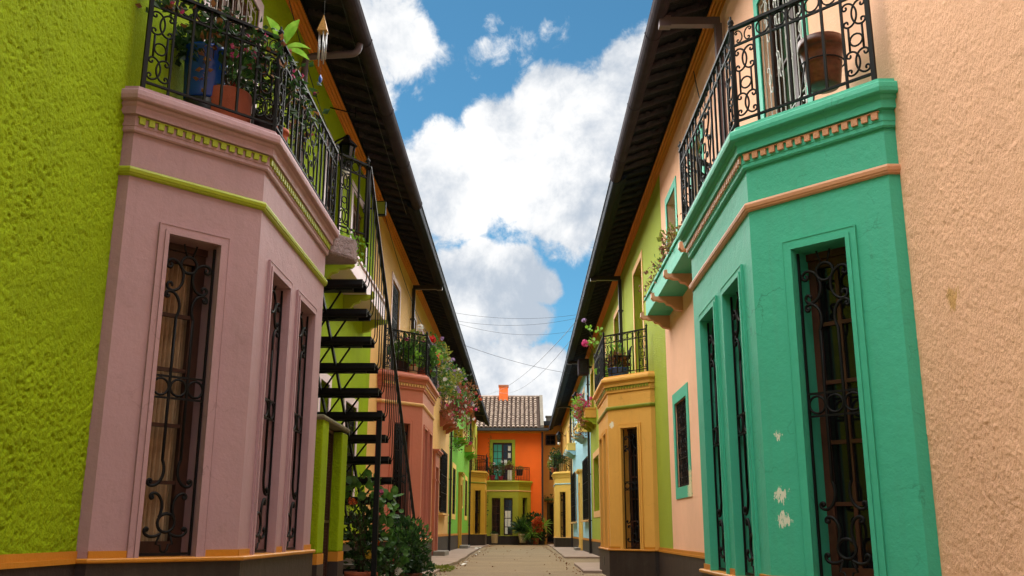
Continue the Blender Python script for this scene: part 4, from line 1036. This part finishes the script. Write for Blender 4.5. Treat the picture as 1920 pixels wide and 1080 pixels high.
# brown pot in ring
t = thing('flower_pot', 'empty chipped brown glazed pot held in an iron ring on the right balcony', 'plant pot', (2.16, 6.25, ZG+.20))
pot(t, (2.16, 6.25, ZG+.22), .165, .36, 'brown_glaze'); m = MB(); ring_pts = [(2.16+.152*math.cos(6.2832*i/24), 6.25+.152*math.sin(6.2832*i/24), ZG+.40) for i in range(24)]; m.tube(ring_pts, .006, 5, closed=True); m.tube([(2.16, 6.40, ZG+.40), (2.10, 6.42, ZG+.02)], .006, 5); m.tube([(2.02, 6.20, ZG+.40), (1.96, 6.2, ZG+.05)], .006, 5); m.build('ring_holder', 'iron', t)
# right ledge plants
creeper('dry reddish trailing plant spilling along the sea green flower ledge', [(2.10, 11.6, 4.70), (2.08, 12.4, 4.72), (2.08, 13.3, 4.72), (2.07, 14.2, 4.70), (2.06, 15.2, 4.66)], 'leaf_rust', None, 60, .09, .07, 23, rust=.5)
potted('pale dry bush at the near end of the sea green flower ledge', 'plant', (2.18, 13.2, 4.62), .1, .12, 'terracotta', 'flower', [('leaf_yellow', 'leaf', [((0, 0, .3), (.2, .3, .22), 150, .07)]), ('leaf_rust', 'leaf', [((0, 0, .25), (.2, .3, .2), 60, .06)]), ('leaf_mid', 'leaf', [((-.02, .9, .22), (.12, .2, .24), 60, .08)])], rs(9, 8, .4, .2, .1), [], None, 15)
# lilac landing weeds
creeper('small green weed rooted on the dirty lilac stair landing', [(-1.9, 9.3, 3.83), (-1.74, 9.55, 3.80), (-1.70, 9.7, 3.55)], 'leaf_bright', None, 22, .035, .055, 24, 'weed')
# salmon bay balcony
GS = 'plants on the salmon bay balcony'
ys = 18.6
potted('black pot with dark geranium at the near side of the salmon bay balcony', 'plant pot', (-2.45, 18.75, ZF), .15, .26, 'black_plastic', 'drum', [('leaf_mid', 'round', [((0, 0, .42), (.24, .24, .24), 150, .10)]), ('leaf_dark', 'leaf', [((0, .1, .5), (.26, .26, .3), 120, .09)])], rs(31, 8, .5, .2, .2), [('fl_white', [((-.08, -.1, .62), .05, 10, .05)]), ('fl_pink', [((.1, 0, .72), .04, 8, .05)])], GS, 31)
potted('leafy pot with a white bloom standing tall over the salmon bay railing', 'plant pot', (-2.30, 19.2, ZF), .16, .28, 'terracotta', 'flower', [('leaf_mid', 'leaf', [((0, 0, .6), (.28, .3, .35), 240, .09)]), ('leaf_yellow', 'leaf', [((.05, 0, .8), (.2, .25, .2), 60, .08)])], rs(32, 10, .8, .25, .2), [('fl_white', [((.16, .1, 1.08), .07, 24, .06)]), ('fl_rust', [((-.1, -.1, .75), .06, 8, .05)])], GS, 32)
potted('bushy geranium with a scarlet head leaning over the salmon bay corner', 'plant pot', (-2.08, 19.6, ZF), .16, .26, 'terracotta', 'flower', [('leaf_mid', 'round', [((.02, 0, .45), (.24, .36, .32), 220, .11)]), ('leaf_bright', 'round', [((.1, .2, .55), (.2, .3, .2), 60, .10)])], rs(33, 8, .7, .2, .2), [('fl_red', [((.14, .2, .92), .09, 40, .06)]), ('fl_orange', [((.18, .6, .62), .12, 40, .06), ((.2, .8, .55), .1, 30, .06)])], GS, 33)
potted('small cream pot half hidden by leaves on the salmon bay balcony', 'plant pot', (-2.20, 18.75, ZF), .09, .16, 'cream_glaze', 'drum', [('leaf_bright', 'leaf', [((0, 0, .34), (.18, .18, .18), 110, .08)])], (), [('fl_rust', [((0, -.1, .4), .06, 8, .05)])], GS, 34)
def flowermass(label, c, R_, seed, mats, n=420, leafm=('leaf_mid', 'leaf_yellow'), fs=.06):
    t = thing('flowering_plant', label, 'flowers', c); rnd = random.Random(seed)
    for k, m in enumerate(leafm):
        b_ = MB(); sub = random.Random(seed+k)
        for _ in range(9):
            v = Vector((sub.uniform(-1, 1)*R_[0], sub.uniform(-1, 1)*R_[1], sub.uniform(-1, 1)*R_[2])); leafcluster(b_, Vector(c)+v*.75, (R_[0]*.45, R_[1]*.35, R_[2]*.4), n//9, .085, sub, 'leaf')
        b_.build('foliage', m, t, recalc=False)
    st = MB()
    for _ in range(16): stemline(st, Vector(c)+Vector((0, rnd.uniform(-.3, .3)*R_[1], -.6*R_[2])), Vector(c)+Vector((rnd.uniform(-1, 1.1)*R_[0], rnd.uniform(-1, 1)*R_[1], rnd.uniform(-.5, 1.15)*R_[2])), rnd, .006, .15)
    st.build('stems', 'stem', t)
    for m, cnt in mats:
        b_ = MB()
        for _ in range(cnt):
            v = Vector((rnd.gauss(0, .5), rnd.gauss(0, .5), rnd.gauss(0, .5))); 
            if v.length > 1.15: v = v.normalized()*1.1
            bloom(b_, Vector(c)+Vector((v.x*R_[0], v.y*R_[1], v.z*R_[2]))+Vector((.1*R_[0], -.1*R_[1], 0)), .045, 7, fs, rnd)
        b_.build('flowers', m, t, 'stuff', recalc=False)
    return t
flowermass('tumbling lilac and yellow blossom plant beyond the salmon bay balcony', (-2.12, 22.8, 4.72), (.40, 1.5, .55), 41, [('fl_lilac', 26), ('fl_white', 8), ('fl_pink', 2), ('fl_orange', 3)], 760, ('leaf_mid', 'leaf_yellow'))
flowermass('wide lilac petunia mass hanging high under the left eaves', (-2.18, 27.5, 5.12), (.42, 1.6, .52), 42, [('fl_lilac', 34), ('fl_white', 8), ('fl_pink', 3)], 700, ('leaf_yellow', 'leaf_mid'))
flowermass('rust red and pink flower mass overflowing the salmon flower ledge', (-2.15, 32.6, 5.12), (.58, 1.7, .72), 43, [('fl_rust', 70), ('fl_pink', 9), ('fl_white', 12), ('fl_orange', 8), ('fl_lilac', 5)], 950, ('leaf_mid', 'leaf_rust'), .07)
creeper('trailing vine with white flowers hanging below the salmon flower ledge', [(-2.3, 32.0, 4.6), (-2.3, 32.6, 4.1), (-2.4, 33.8, 3.75), (-2.5, 36.0, 3.9)], 'leaf_mid', 'fl_white', 30, .12, .08, 44, rust=.2)
creeper('dark vine trailing over the first ochre ledge of the green house', [(-2.45, 38.4, 4.75), (-2.4, 39.4, 4.7), (-2.4, 40.6, 4.5)], 'leaf_rust', 'fl_white', 50, .13, .09, 45, rust=.3)
potted('little pink flower pot on the far ochre ledge of the left row', 'plant pot', (-2.58, 46.1, 4.78), .12, .18, 'fl_pink', 'flower', [('leaf_mid', 'leaf', [((0, 0, .28), (.14, .2, .1), 50, .08)])], (), [], None, 46)
# ochre bay balcony
GO = 'plants on the ochre bay balcony'
potted('blue glazed bowl of rust coloured plant on the ochre bay balcony', 'plant pot', (1.86, 18.35, ZG), .22, .20, 'blue_glaze', 'drum', [('leaf_rust', 'leaf', [((0, 0, .34), (.22, .22, .16), 140, .09)]), ('leaf_yellow', 'leaf', [((0, .1, .42), (.2, .2, .14), 50, .08)])], rs(51, 8, .35, .2, .15), [], GO, 51)
potted('terracotta pot of green leaves at the back of the ochre bay balcony', 'plant pot', (1.95, 19.3, ZG), .14, .24, 'terracotta', 'flower', [('leaf_mid', 'leaf', [((0, 0, .5), (.2, .3, .3), 150, .09)]), ('leaf_bright', 'leaf', [((0, 0, .7), (.14, .2, .2), 40, .09)])], rs(52, 8, .6, .2, .2), [], GO, 52)
t = thing('potted_plant', 'leggy geranium with one bright pink head rising over the ochre bay balcony corner', 'plant', (1.62, 19.9, ZG)); pot(t, (1.72, 19.9, ZG), .12, .2, 'terracotta')
m = MB(); rnd = random.Random(53); stemline(m, (1.70, 19.9, ZG+.15), (1.40, 20.1, ZG+1.05), rnd, .012, .12, 8); stemline(m, (1.68, 19.9, ZG+.15), (1.36, 20.3, ZG+1.55), rnd, .010, .16, 8); stemline(m, (1.7, 19.9, ZG+.15), (1.62, 19.8, ZG+1.3), rnd, .010, .1, 8); m.build('stems', 'stem', t)
b_ = MB(); leafcluster(b_, (1.48, 20.0, ZG+1.05), (.08, .12, .09), 16, .085, rnd, 'round'); leafcluster(b_, (1.44, 20.2, ZG+1.40), (.05, .06, .07), 7, .07, rnd, 'round'); leafcluster(b_, (1.62, 19.8, ZG+1.25), (.06, .08, .08), 8, .07, rnd, 'round'); leafcluster(b_, (1.7, 19.9, ZG+.4), (.14, .2, .2), 60, .1, rnd, 'round'); b_.build('foliage', 'leaf_bright', t, recalc=False)
b_ = MB(); bloom(b_, (1.33, 20.0, ZG+1.03), .075, 40, .06, rnd); b_.build('flowers', 'fl_pink', t, recalc=False); b_ = MB(); bloom(b_, (1.34, 20.4, ZG+1.62), .05, 14, .05, rnd); b_.build('faded_flowers', 'fl_lilac', t, recalc=False)
m = MB(lambda a, b_, c: (1.78+c, 18.2+a, ZG+b_))
for a in (0, .55): m.tube([(a, 0, 0), (a, .42, 0)], .012, 5); m.tube([(a, 0, .3), (a, .42, .3)], .012, 5)
for z in (.42,): m.box(-.03, .58, z, z+.02, -.02, .32)
for i in range(5): m.tube([(i*.137, .42, .3), (i*.137, .62, .33)], .009, 5)
m.tube([(0, .62, .33), (.55, .62, .33)], .014, 5); tag(m.build('bench', 'iron'), 'small dark slatted bench on the ochre bay balcony', 'bench')
flowermass('pink and rust flowers spilling over the ochre flower ledge on the right', (1.98, 32.3, 4.90), (.32, 1.1, .40), 55, [('fl_pink', 30), ('fl_rust', 45), ('fl_white', 8)], 360, ('leaf_bright', 'leaf_rust'), .07)
creeper('brown vine hanging below the ochre flower ledge on the right', [(1.95, 31.6, 4.7), (1.93, 31.8, 4.3), (1.95, 32.6, 4.0)], 'leaf_rust', None, 60, .10, .08, 56, rust=.5)
creeper('straggling vine with dark leaves over the nearer yellow ledge of the blue house', [(2.0, 35.9, 4.75), (1.98, 36.6, 4.6), (2.0, 37.5, 4.45)], 'leaf_dark', 'fl_rust', 26, .10, .09, 57, rust=.3)
potted('cream pot with spiky dark plant on the yellow bay balcony', 'plant pot', (1.98, 48.8, ZG), .2, .42, 'cream_glaze', 'drum', [('leaf_dark', 'strap', [((0, 0, .6), (.2, .3, .2), 90, .5)]), ('leaf_mid', 'leaf', [((-.2, .3, .6), (.25, .5, .35), 180, .12)])], (), [], None, 58)
potted('yellowing shrub at the street corner of the yellow bay balcony', 'plant', (1.55, 49.2, ZG), .16, .25, 'terracotta', 'flower', [('leaf_yellow', 'leaf', [((-.1, .2, .4), (.2, .4, .3), 120, .12)]), ('leaf_dark', 'leaf', [((.1, .3, .7), (.3, .5, .6), 220, .12)])], rs(59, 8, 1.0, .3, .2), [('fl_white', [((-.15, 0, .7), .1, 8, .08)])], None, 59)
# end balcony pots
ZE = .58+3.142; GE = 'pots on the olive bay balcony'
potted('magenta pot with red leaved plant on the olive bay balcony', 'plant pot', (-1.85, YE-.60, ZE), .18, .30, 'magenta_glaze', 'flower', [('leaf_dark', 'leaf', [((0, 0, .65), (.3, .2, .35), 170, .12)]), ('fl_rust', 'leaf', [((-.05, 0, .75), (.3, .2, .3), 40, .12)])], rs(61, 8, .8, .25, .25), [('fl_white', [((.1, -.1, 1.0), .08, 10, .08)])], GE, 61)
potted('dark red pot with white flowering shrub on the olive bay balcony', 'plant pot', (-1.35, YE-.60, ZE), .16, .26, 'magenta_glaze', 'flower', [('leaf_mid', 'leaf', [((0, 0, .65), (.26, .2, .4), 170, .12)])], rs(62, 8, .9, .25, .25), [('fl_white', [((.05, -.1, 1.12), .08, 12, .08), ((-.2, -.1, .6), .06, 6, .08)])], GE, 62)
potted('tall white planter with rusty foliage on the olive bay balcony', 'plant pot', (-.80, YE-.62, ZE), .14, .62, 'white_paint', 'cyl', [('leaf_rust', 'leaf', [((0, 0, .78), (.26, .2, .16), 120, .11)]), ('leaf_yellow', 'leaf', [((-.05, 0, .95), (.24, .2, .2), 90, .11)])], (), [], GE, 63)
potted('dark basket of low plants at the right end of the olive bay balcony', 'plant pot', (-.22, YE-.55, ZE+.3), .22, .36, 'soffit_tile', 'drum', [('leaf_yellow', 'leaf', [((0, 0, .40), (.24, .18, .10), 80, .10)]), ('leaf_rust', 'leaf', [((-.3, 0, .1), (.15, .1, .3), 60, .10)])], (), [], GE, 64)
# ground plants by the stair
GP = 'pots at the foot of the metal stair'
potted('terracotta pot with twiggy rose bush under the metal stair', 'potted plant', (-1.93, 11.75, .05), .20, .30, 'terracotta', 'flower', [('leaf_mid', 'round', [((.0, 0, 1.25), (.2, .2, .2), 45, .10), ((.3, .1, 1.05), (.16, .2, .2), 36, .10), ((.1, .1, .7), (.26, .26, .35), 120, .08)]), ('leaf_dark', 'leaf', [((-.05, 0, .75), (.30, .28, .45), 230, .085), ((.1, 0, .45), (.28, .28, .25), 130, .08)])], rs(71, 22, 1.1, .34, .25), [('fl_orange', [((-.12, -.1, 1.12), .05, 9, .06), ((.18, -.1, .62), .04, 6, .05)]), ('fl_yellow', [((.12, -.2, .50), .05, 10, .06)]), ('fl_pink', [((.22, -.1, 1.22), .03, 5, .05)])], GP, 71)
potted('dense dark green shrub in a brown pot between the stair and salmon bay', 'potted plant', (-1.48, 12.6, .02), .20, .28, 'brown_glaze', 'flower', [('leaf_dark', 'leaf', [((.0, 0, .56), (.28, .30, .34), 640, .075), ((.1, -.05, .30), (.28, .26, .16), 240, .07), ((-.04, .1, .86), (.16, .18, .14), 120, .07)]), ('leaf_mid', 'leaf', [((.02, -.1, .68), (.26, .28, .26), 150, .07)])], rs(72, 10, .6, .25, .2), [], GP, 72)
potted('brown pot with white edged leaves in front of the green shrub', 'potted plant', (-1.62, 12.05, .02), .15, .26, 'terracotta', 'flower', [('leaf_mid', 'round', [((.0, 0, .40), (.2, .2, .22), 60, .09)]), ('leaf_dark', 'leaf', [((0, 0, .45), (.24, .24, .3), 160, .08)])], rs(73, 8, .4, .2, .2), [('fl_white', [((.12, -.1, .32), .05, 4, .07)]), ('fl_rust', [((.05, -.1, .45), .04, 5, .05)])], GP, 73)
m = MB()
for z in (.08, .22, .36): m.box(-2.32, -1.95, 12.2, 12.45, z, z+.05)
m.box(-2.32, -2.28, 12.2, 12.45, 0, .42); m.box(-1.99, -1.95, 12.2, 12.45, 0, .42); tag(m.build('crate', 'step_stone'), 'pale slatted crate behind the pots under the metal stair', 'crate')
# end of lane pots
potted('cream cylinder pot on the ground by the olive bay door', 'plant pot', (-1.66, YE-1.6, .10), .215, .52, 'cream_glaze', 'drum', [('leaf_dark', 'leaf', [((-.05, 0, .58), (.2, .2, .06), 50, .1)])], (), [], None, 81)
potted('cream footed pot holding a spiky palm beside the olive bay', 'potted plant', (-.02, YE-1.6, .12), .27, .52, 'cream_glaze', 'flower', [('leaf_dark', 'strap', [((0, 0, .62), (.14, .14, .08), 160, .80, -1.0)]), ('leaf_mid', 'strap', [((0, 0, .66), (.12, .12, .08), 60, .82, -1.1)])], (), [], None, 82)
potted('red leaved croton in front of the orange wall', 'potted plant', (.72, YE-1.75, .05), .22, .34, 'terracotta', 'flower', [('leaf_red', 'leaf', [((.12, -.2, 1.05), (.22, .18, .42), 190, .20)]), ('leaf_dark', 'leaf', [((-.1, .3, 1.35), (.5, .3, .40), 200, .20)])], rs(83, 10, 1.2, .3, .2), [], None, 83)
potted('low fern with lime green fronds left of the croton', 'potted plant', (.42, YE-1.95, .03), .2, .28, 'black_plastic', 'flower', [('leaf_mid', 'strap', [((0, 0, .55), (.3, .25, .25), 100, .45)]), ('leaf_bright', 'strap', [((.05, -.1, .62), (.22, .2, .2), 46, .5)])], (), [], None, 84)
potted('dark fern with bright fronds near the tan house door', 'potted plant', (1.05, YE-1.5, .05), .22, .40, 'black_plastic', 'flower', [('leaf_dark', 'leaf', [((-.1, 0, .5), (.4, .3, .35), 300, .18)]), ('leaf_bright', 'strap', [((.05, -.1, 1.0), (.26, .2, .16), 60, .55)])], (), [], None, 85)
creeper('dark climbing vine on the left edge of the olive bay', [(-2.36, YE-.92, .1), (-2.34, YE-.9, 1.2), (-2.3, YE-.9, 2.2), (-2.26, YE-.9, 3.0)], 'leaf_dark', 'fl_white', 90, .10, .12, 86)
creeper('dry twigs on the orange wall over the olive bay', [(-2.25, YE-.06, 4.2), (-2.0, YE-.05, 4.9), (-2.1, YE-.05, 5.6), (-2.0, YE-.08, 6.5)], 'leaf_mid', None, 14, .06, .10, 87)
creeper('moss hanging over the tan house door canopy', [(1.35, YE+.5, 2.75), (1.9, YE+.5, 2.72), (2.4, YE+.5, 2.7)], 'leaf_dark', None, 60, .12, .12, 88)
m = MB(TL)
m.box(20.3, 20.42, .81, .836, .22, .38); m.build('vent', 'black_plastic', [o for o in bpy.data.objects if o.get('label', '').startswith('peach yellow house')][0])
m = MB(TR)
m.box(19.3, 19.42, .81, .836, .18, .34); m.build('vent', 'black_plastic', [o for o in bpy.data.objects if o.get('label', '').startswith('yellow green house on the right')][0])
rnd = random.Random(77); m = MB()
for _ in range(420):
    y = rnd.uniform(14, 57); sd_ = rnd.random() < .5
    x = (-1.66-.004*(y-20)+abs(rnd.gauss(0, .12)) if sd_ else 1.20-abs(rnd.gauss(0, .10))) if rnd.random() < .8 else rnd.uniform(-1.5, 1.2)
    leaf(m, Vector((x, y, .006)), Vector((rnd.uniform(-1, 1), rnd.uniform(-1, 1), .12)).normalized(), rnd.uniform(.025, .06), 'leaf', rnd)
o = m.build('fallen_leaves', 'leaf_rust', recalc=False); o['kind'] = 'stuff'
# ------------------------------------------------------------------ small fittings
# wind chime
cx, cy, cz = -2.02, 8.55, 6.0
cpx = skydir(605, 70); kk = -2.05/cpx.x; cx, cy, cz = cpx.x*kk, cpx.y*kk, cpx.z*kk+CAMH
t = thing('wind_chime', 'metal wind chime with a coloured pyramid hanging from the left eave', 'wind chime', (cx, cy, cz))
mk('chime_top', (.55, .30, .08), .5, (), .35, 60)
m = MB(); m.add([(cx-.05, cy-.05, cz+.06), (cx+.05, cy-.05, cz+.06), (cx+.05, cy+.05, cz+.06), (cx-.05, cy+.05, cz+.06), (cx, cy, cz+.26)], [(0, 1, 4), (1, 2, 4), (2, 3, 4), (3, 0, 4), (0, 3, 2, 1)]); m.build('roof_piece', 'chime_top', t)
for i in range(5):
    a = 6.2832*i/5; x, y = cx+.04*math.cos(a), cy+.04*math.sin(a); m = MB(); m.tube([(x, y, cz+.05), (x, y, cz-.25-.03*(i % 3))], .008, 6); m.build('tube', 'metal_light', t)
m = MB(); m.tube([(cx, cy, cz+.26), (cx, cy, cz+.95)], .003, 4); m.tube([(cx, cy, cz+.05), (cx, cy, cz-.42)], .002, 4); m.build('cord', 'wire', t)
m = MB(); m.lathe([(.002, -.06), (.018, -.03), (.02, 0), (.002, .045)], (cx, cy, cz-.46), 8); m.build('clapper', 'blue_glaze', t)
# wall lantern
def lantern(label, x, y, z, s=1, dirx=1, seg=4):
    t = thing('wall_lantern', label, 'lantern', (x, y, z))
    m = MB(); m.tube([(x-dirx*.26*s, y, z+.02*s), (x-dirx*.12*s, y, z+.16*s), (x, y, z+.22*s)], .012*s, 6); m.box(x-dirx*.28*s-.01, x-dirx*.26*s+.01, y-.05*s, y+.05*s, z-.08*s, z+.12*s); m.build('bracket', 'iron', t)
    m = MB(); m.lathe([(.125*s, .09*s), (.10*s, .12*s), (.05*s, .17*s), (.02*s, .23*s)], (x, y, z), 6, False); m.lathe([(.05*s, -.18*s), (.075*s, -.15*s), (.07*s, -.13*s)], (x, y, z), 6, False)
    for i in range(6):
        a = 6.2832*i/6; m.tube([(x+.07*s*math.cos(a), y+.07*s*math.sin(a), z-.14*s), (x+.095*s*math.cos(a), y+.095*s*math.sin(a), z+.10*s)], .008*s, 4)
    m.build('lantern_frame', 'iron', t)
    m = MB(); m.lathe([(.06*s, -.13*s), (.085*s, .09*s)], (x, y, z), 6, False); m.build('glass', 'dark_glass', t)
    m = MB(); m.lathe([(.02*s, -.30*s), (.05*s, -.26*s), (.05*s, -.20*s), (.03*s, -.18*s)], (x, y, z), 8); m.build('bulb', 'white_paint', t)
    return t
p = skydir(650, 288); k_ = -2.55/p.x; lantern('black iron wall lantern beside the lilac bay balcony railing', -2.55, p.y*k_, p.z*k_+CAMH, 1.25)
p = skydir(1079, 748); k_ = 2.12/p.x; lantern('small dark lantern high on the pale blue wall', 2.12, p.y*k_, p.z*k_+CAMH, 1.3, -1)
p = skydir(1048, 820); k_ = 2.05/p.x; lantern('dark lantern on the yellow wall near the end of the lane', 2.05, min(57, p.y*k_), p.z*k_+CAMH, 1.5, -1)
# flood light
p = skydir(713, 391); k_ = -2.5/p.x; x, y, z = -2.5, p.y*k_, p.z*k_+CAMH
t = thing('flood_light', 'small grey box flood light on a bracket below the left cornice', 'flood light', (x, y, z))
m = MB(); m.box(x-.10, x+.10, y-.04, y+.06, z-.13, z+.13); m.build('lamp_housing', 'iron', t, bevel=.01); m = MB(); m.box(x-.085, x+.085, y-.048, y-.041, z-.11, z+.11); m.build('lens', 'olive_trim', t); m = MB(); m.tube([(x-.10, y, z), (-2.78, y, z)], .018, 6); m.box(-2.80, -2.78, y-.05, y+.05, z-.07, z+.07); m.build('bracket', 'iron', t)
# loudspeaker / meter box on the right eave
p = skydir(1094, 688); k_ = 33/p.y; x, y, z = p.x*k_, 33, p.z*k_+CAMH
t = thing('speaker_box', 'dark grey box speaker hung under the right eave beyond the ochre bay balcony', 'speaker', (x, y, z))
m = MB(); m.box(x-.19, x+.19, y-.12, y+.28, z-.28, z+.28); m.build('case', 'gutter_brown', t, bevel=.02); m = MB(); m.T = lambda a, b_, c: (x+a, y-.122-c, z+b_); 
m.box(-.13, .13, -.20, .20, 0, .008); ring(m, .02, .02, .09, .01, .012, 16); m.build('grille', 'black_plastic', t); m = MB(); m.box(x+.19, 2.42, y, y+.06, z-.03, z+.03); m.build('bracket', 'iron', t)
# overhead cables
def cable(label, a, b_, sag, r=.0045, group=None):
    a, b_ = Vector(a), Vector(b_); m = MB(); m.tube([a.lerp(b_, i/14)-Vector((0, 0, sag*4*(i/14)*(1-i/14))) for i in range(15)], r, 4)
    return tag(m.build('cable', 'wire'), label, 'cable', group)
cable('upper overhead cable sagging across the lane from eave to eave', (-2.02, 26.8, 6.95), (1.75, 27.4, 7.05), .16)
cable('second overhead cable crossing just beneath the upper one', (-2.02, 26.8, 6.72), (1.75, 27.6, 7.0), .20)
cable('lowest of the sagging cables between the two eaves', (-2.02, 27.0, 6.70), (1.75, 28.2, 6.75), .26)
cable('long slack cable crossing the lane further back from left to right', (-2.02, 31.2, 6.85), (1.75, 35.6, 6.6), .10, .007)
cable('diagonal cable rising from the orange roof towards the right eave', (-3.4, 62, 9.6), (1.7, 26.5, 6.85), .9, .007)
cable('lower diagonal cable beside the one rising from the orange roof', (-2.0, 62, 9.8), (1.7, 28.5, 6.80), .9, .007)
cable('black service cable looping down the left cornice of the lime house', (-2.70, 9.4, 6.85), (-2.72, 15.8, 6.35), .45, .006)
cable('thin cable stretched under the tiles of the left eave', (-2.10, 7.6, 6.93), (-2.25, 17.3, 6.72), .05, .006)
cable('service cable draped along the peach house cornice', (-2.74, 17.6, 6.9), (-2.74, 27, 6.3), .30, .007)
cable('loose dark cable dangling beside the sea green balcony', (2.36, 12.0, 7.0), (2.30, 11.0, 5.9), .12, .008)
# clothes bracket
m = MB(); m.tube([(-2.80, 12.6, 6.75), (-2.45, 12.75, 6.72)], .01, 4); m.tube([(-2.45, 12.75, 6.66), (-2.45, 12.75, 6.82)], .01, 4); tag(m.build('wall_bracket', 'iron'), 'thin iron bracket above the lantern on the lime wall', 'bracket')
# ------------------------------------------------------------------ steps, litter
def step(label, x0, x1, y0, y1, z): m = MB(); m.box(x0, x1, y0, y1, .0, z); return tag(m.build('stone_step', 'step_stone', bevel=.015), label, 'step')
step('grey stone doorstep beside the salmon bay', -2.72, -2.36, 29.6, 31.3, .21)
step('grey stone doorstep at the ochre doorway of the green house', -2.70, -2.34, 41.6, 43.3, .20)
step('small stone doorstep at the ochre doorway of the blue house', 2.10, 2.32, 39.5, 40.9, .16)
rnd = random.Random(90); PS = []
for i, (x, y) in enumerate([(-1.50, 25.8), (-1.46, 23.6), (-1.95, 41.0), (-1.80, 41.6), (-1.70, 38.5), (-1.42, 24.3), (-1.62, 33.5)]):
    m = MB(); s = rnd.uniform(.05, .10); a = rnd.random()*3
    P = [(math.cos(a+q)*s*rnd.uniform(.7, 1.2), math.sin(a+q)*s*rnd.uniform(.7, 1.2)) for q in (0, 1.3, 2.6, 4.2, 5.3)]
    z = .085 if x < -1.72 else .008
    m.add([(x+p[0], y+p[1], z+rnd.uniform(.0, .03)) for p in P]+[(x, y, z+.035)], [(0, 1, 5), (1, 2, 5), (2, 3, 5), (3, 4, 5), (4, 0, 5)])
    tag(m.build('paper_scrap', 'paper'), 'crumpled white paper scrap by the left pavement edge', 'litter', 'paper scraps along the left pavement')
m = MB(); leafcluster(m, (-1.68, 20.5, .05), (.25, .35, .05), 260, .06, rnd, 'leaf'); o = m.build('moss', 'leaf_yellow', recalc=False); o['kind'] = 'stuff'
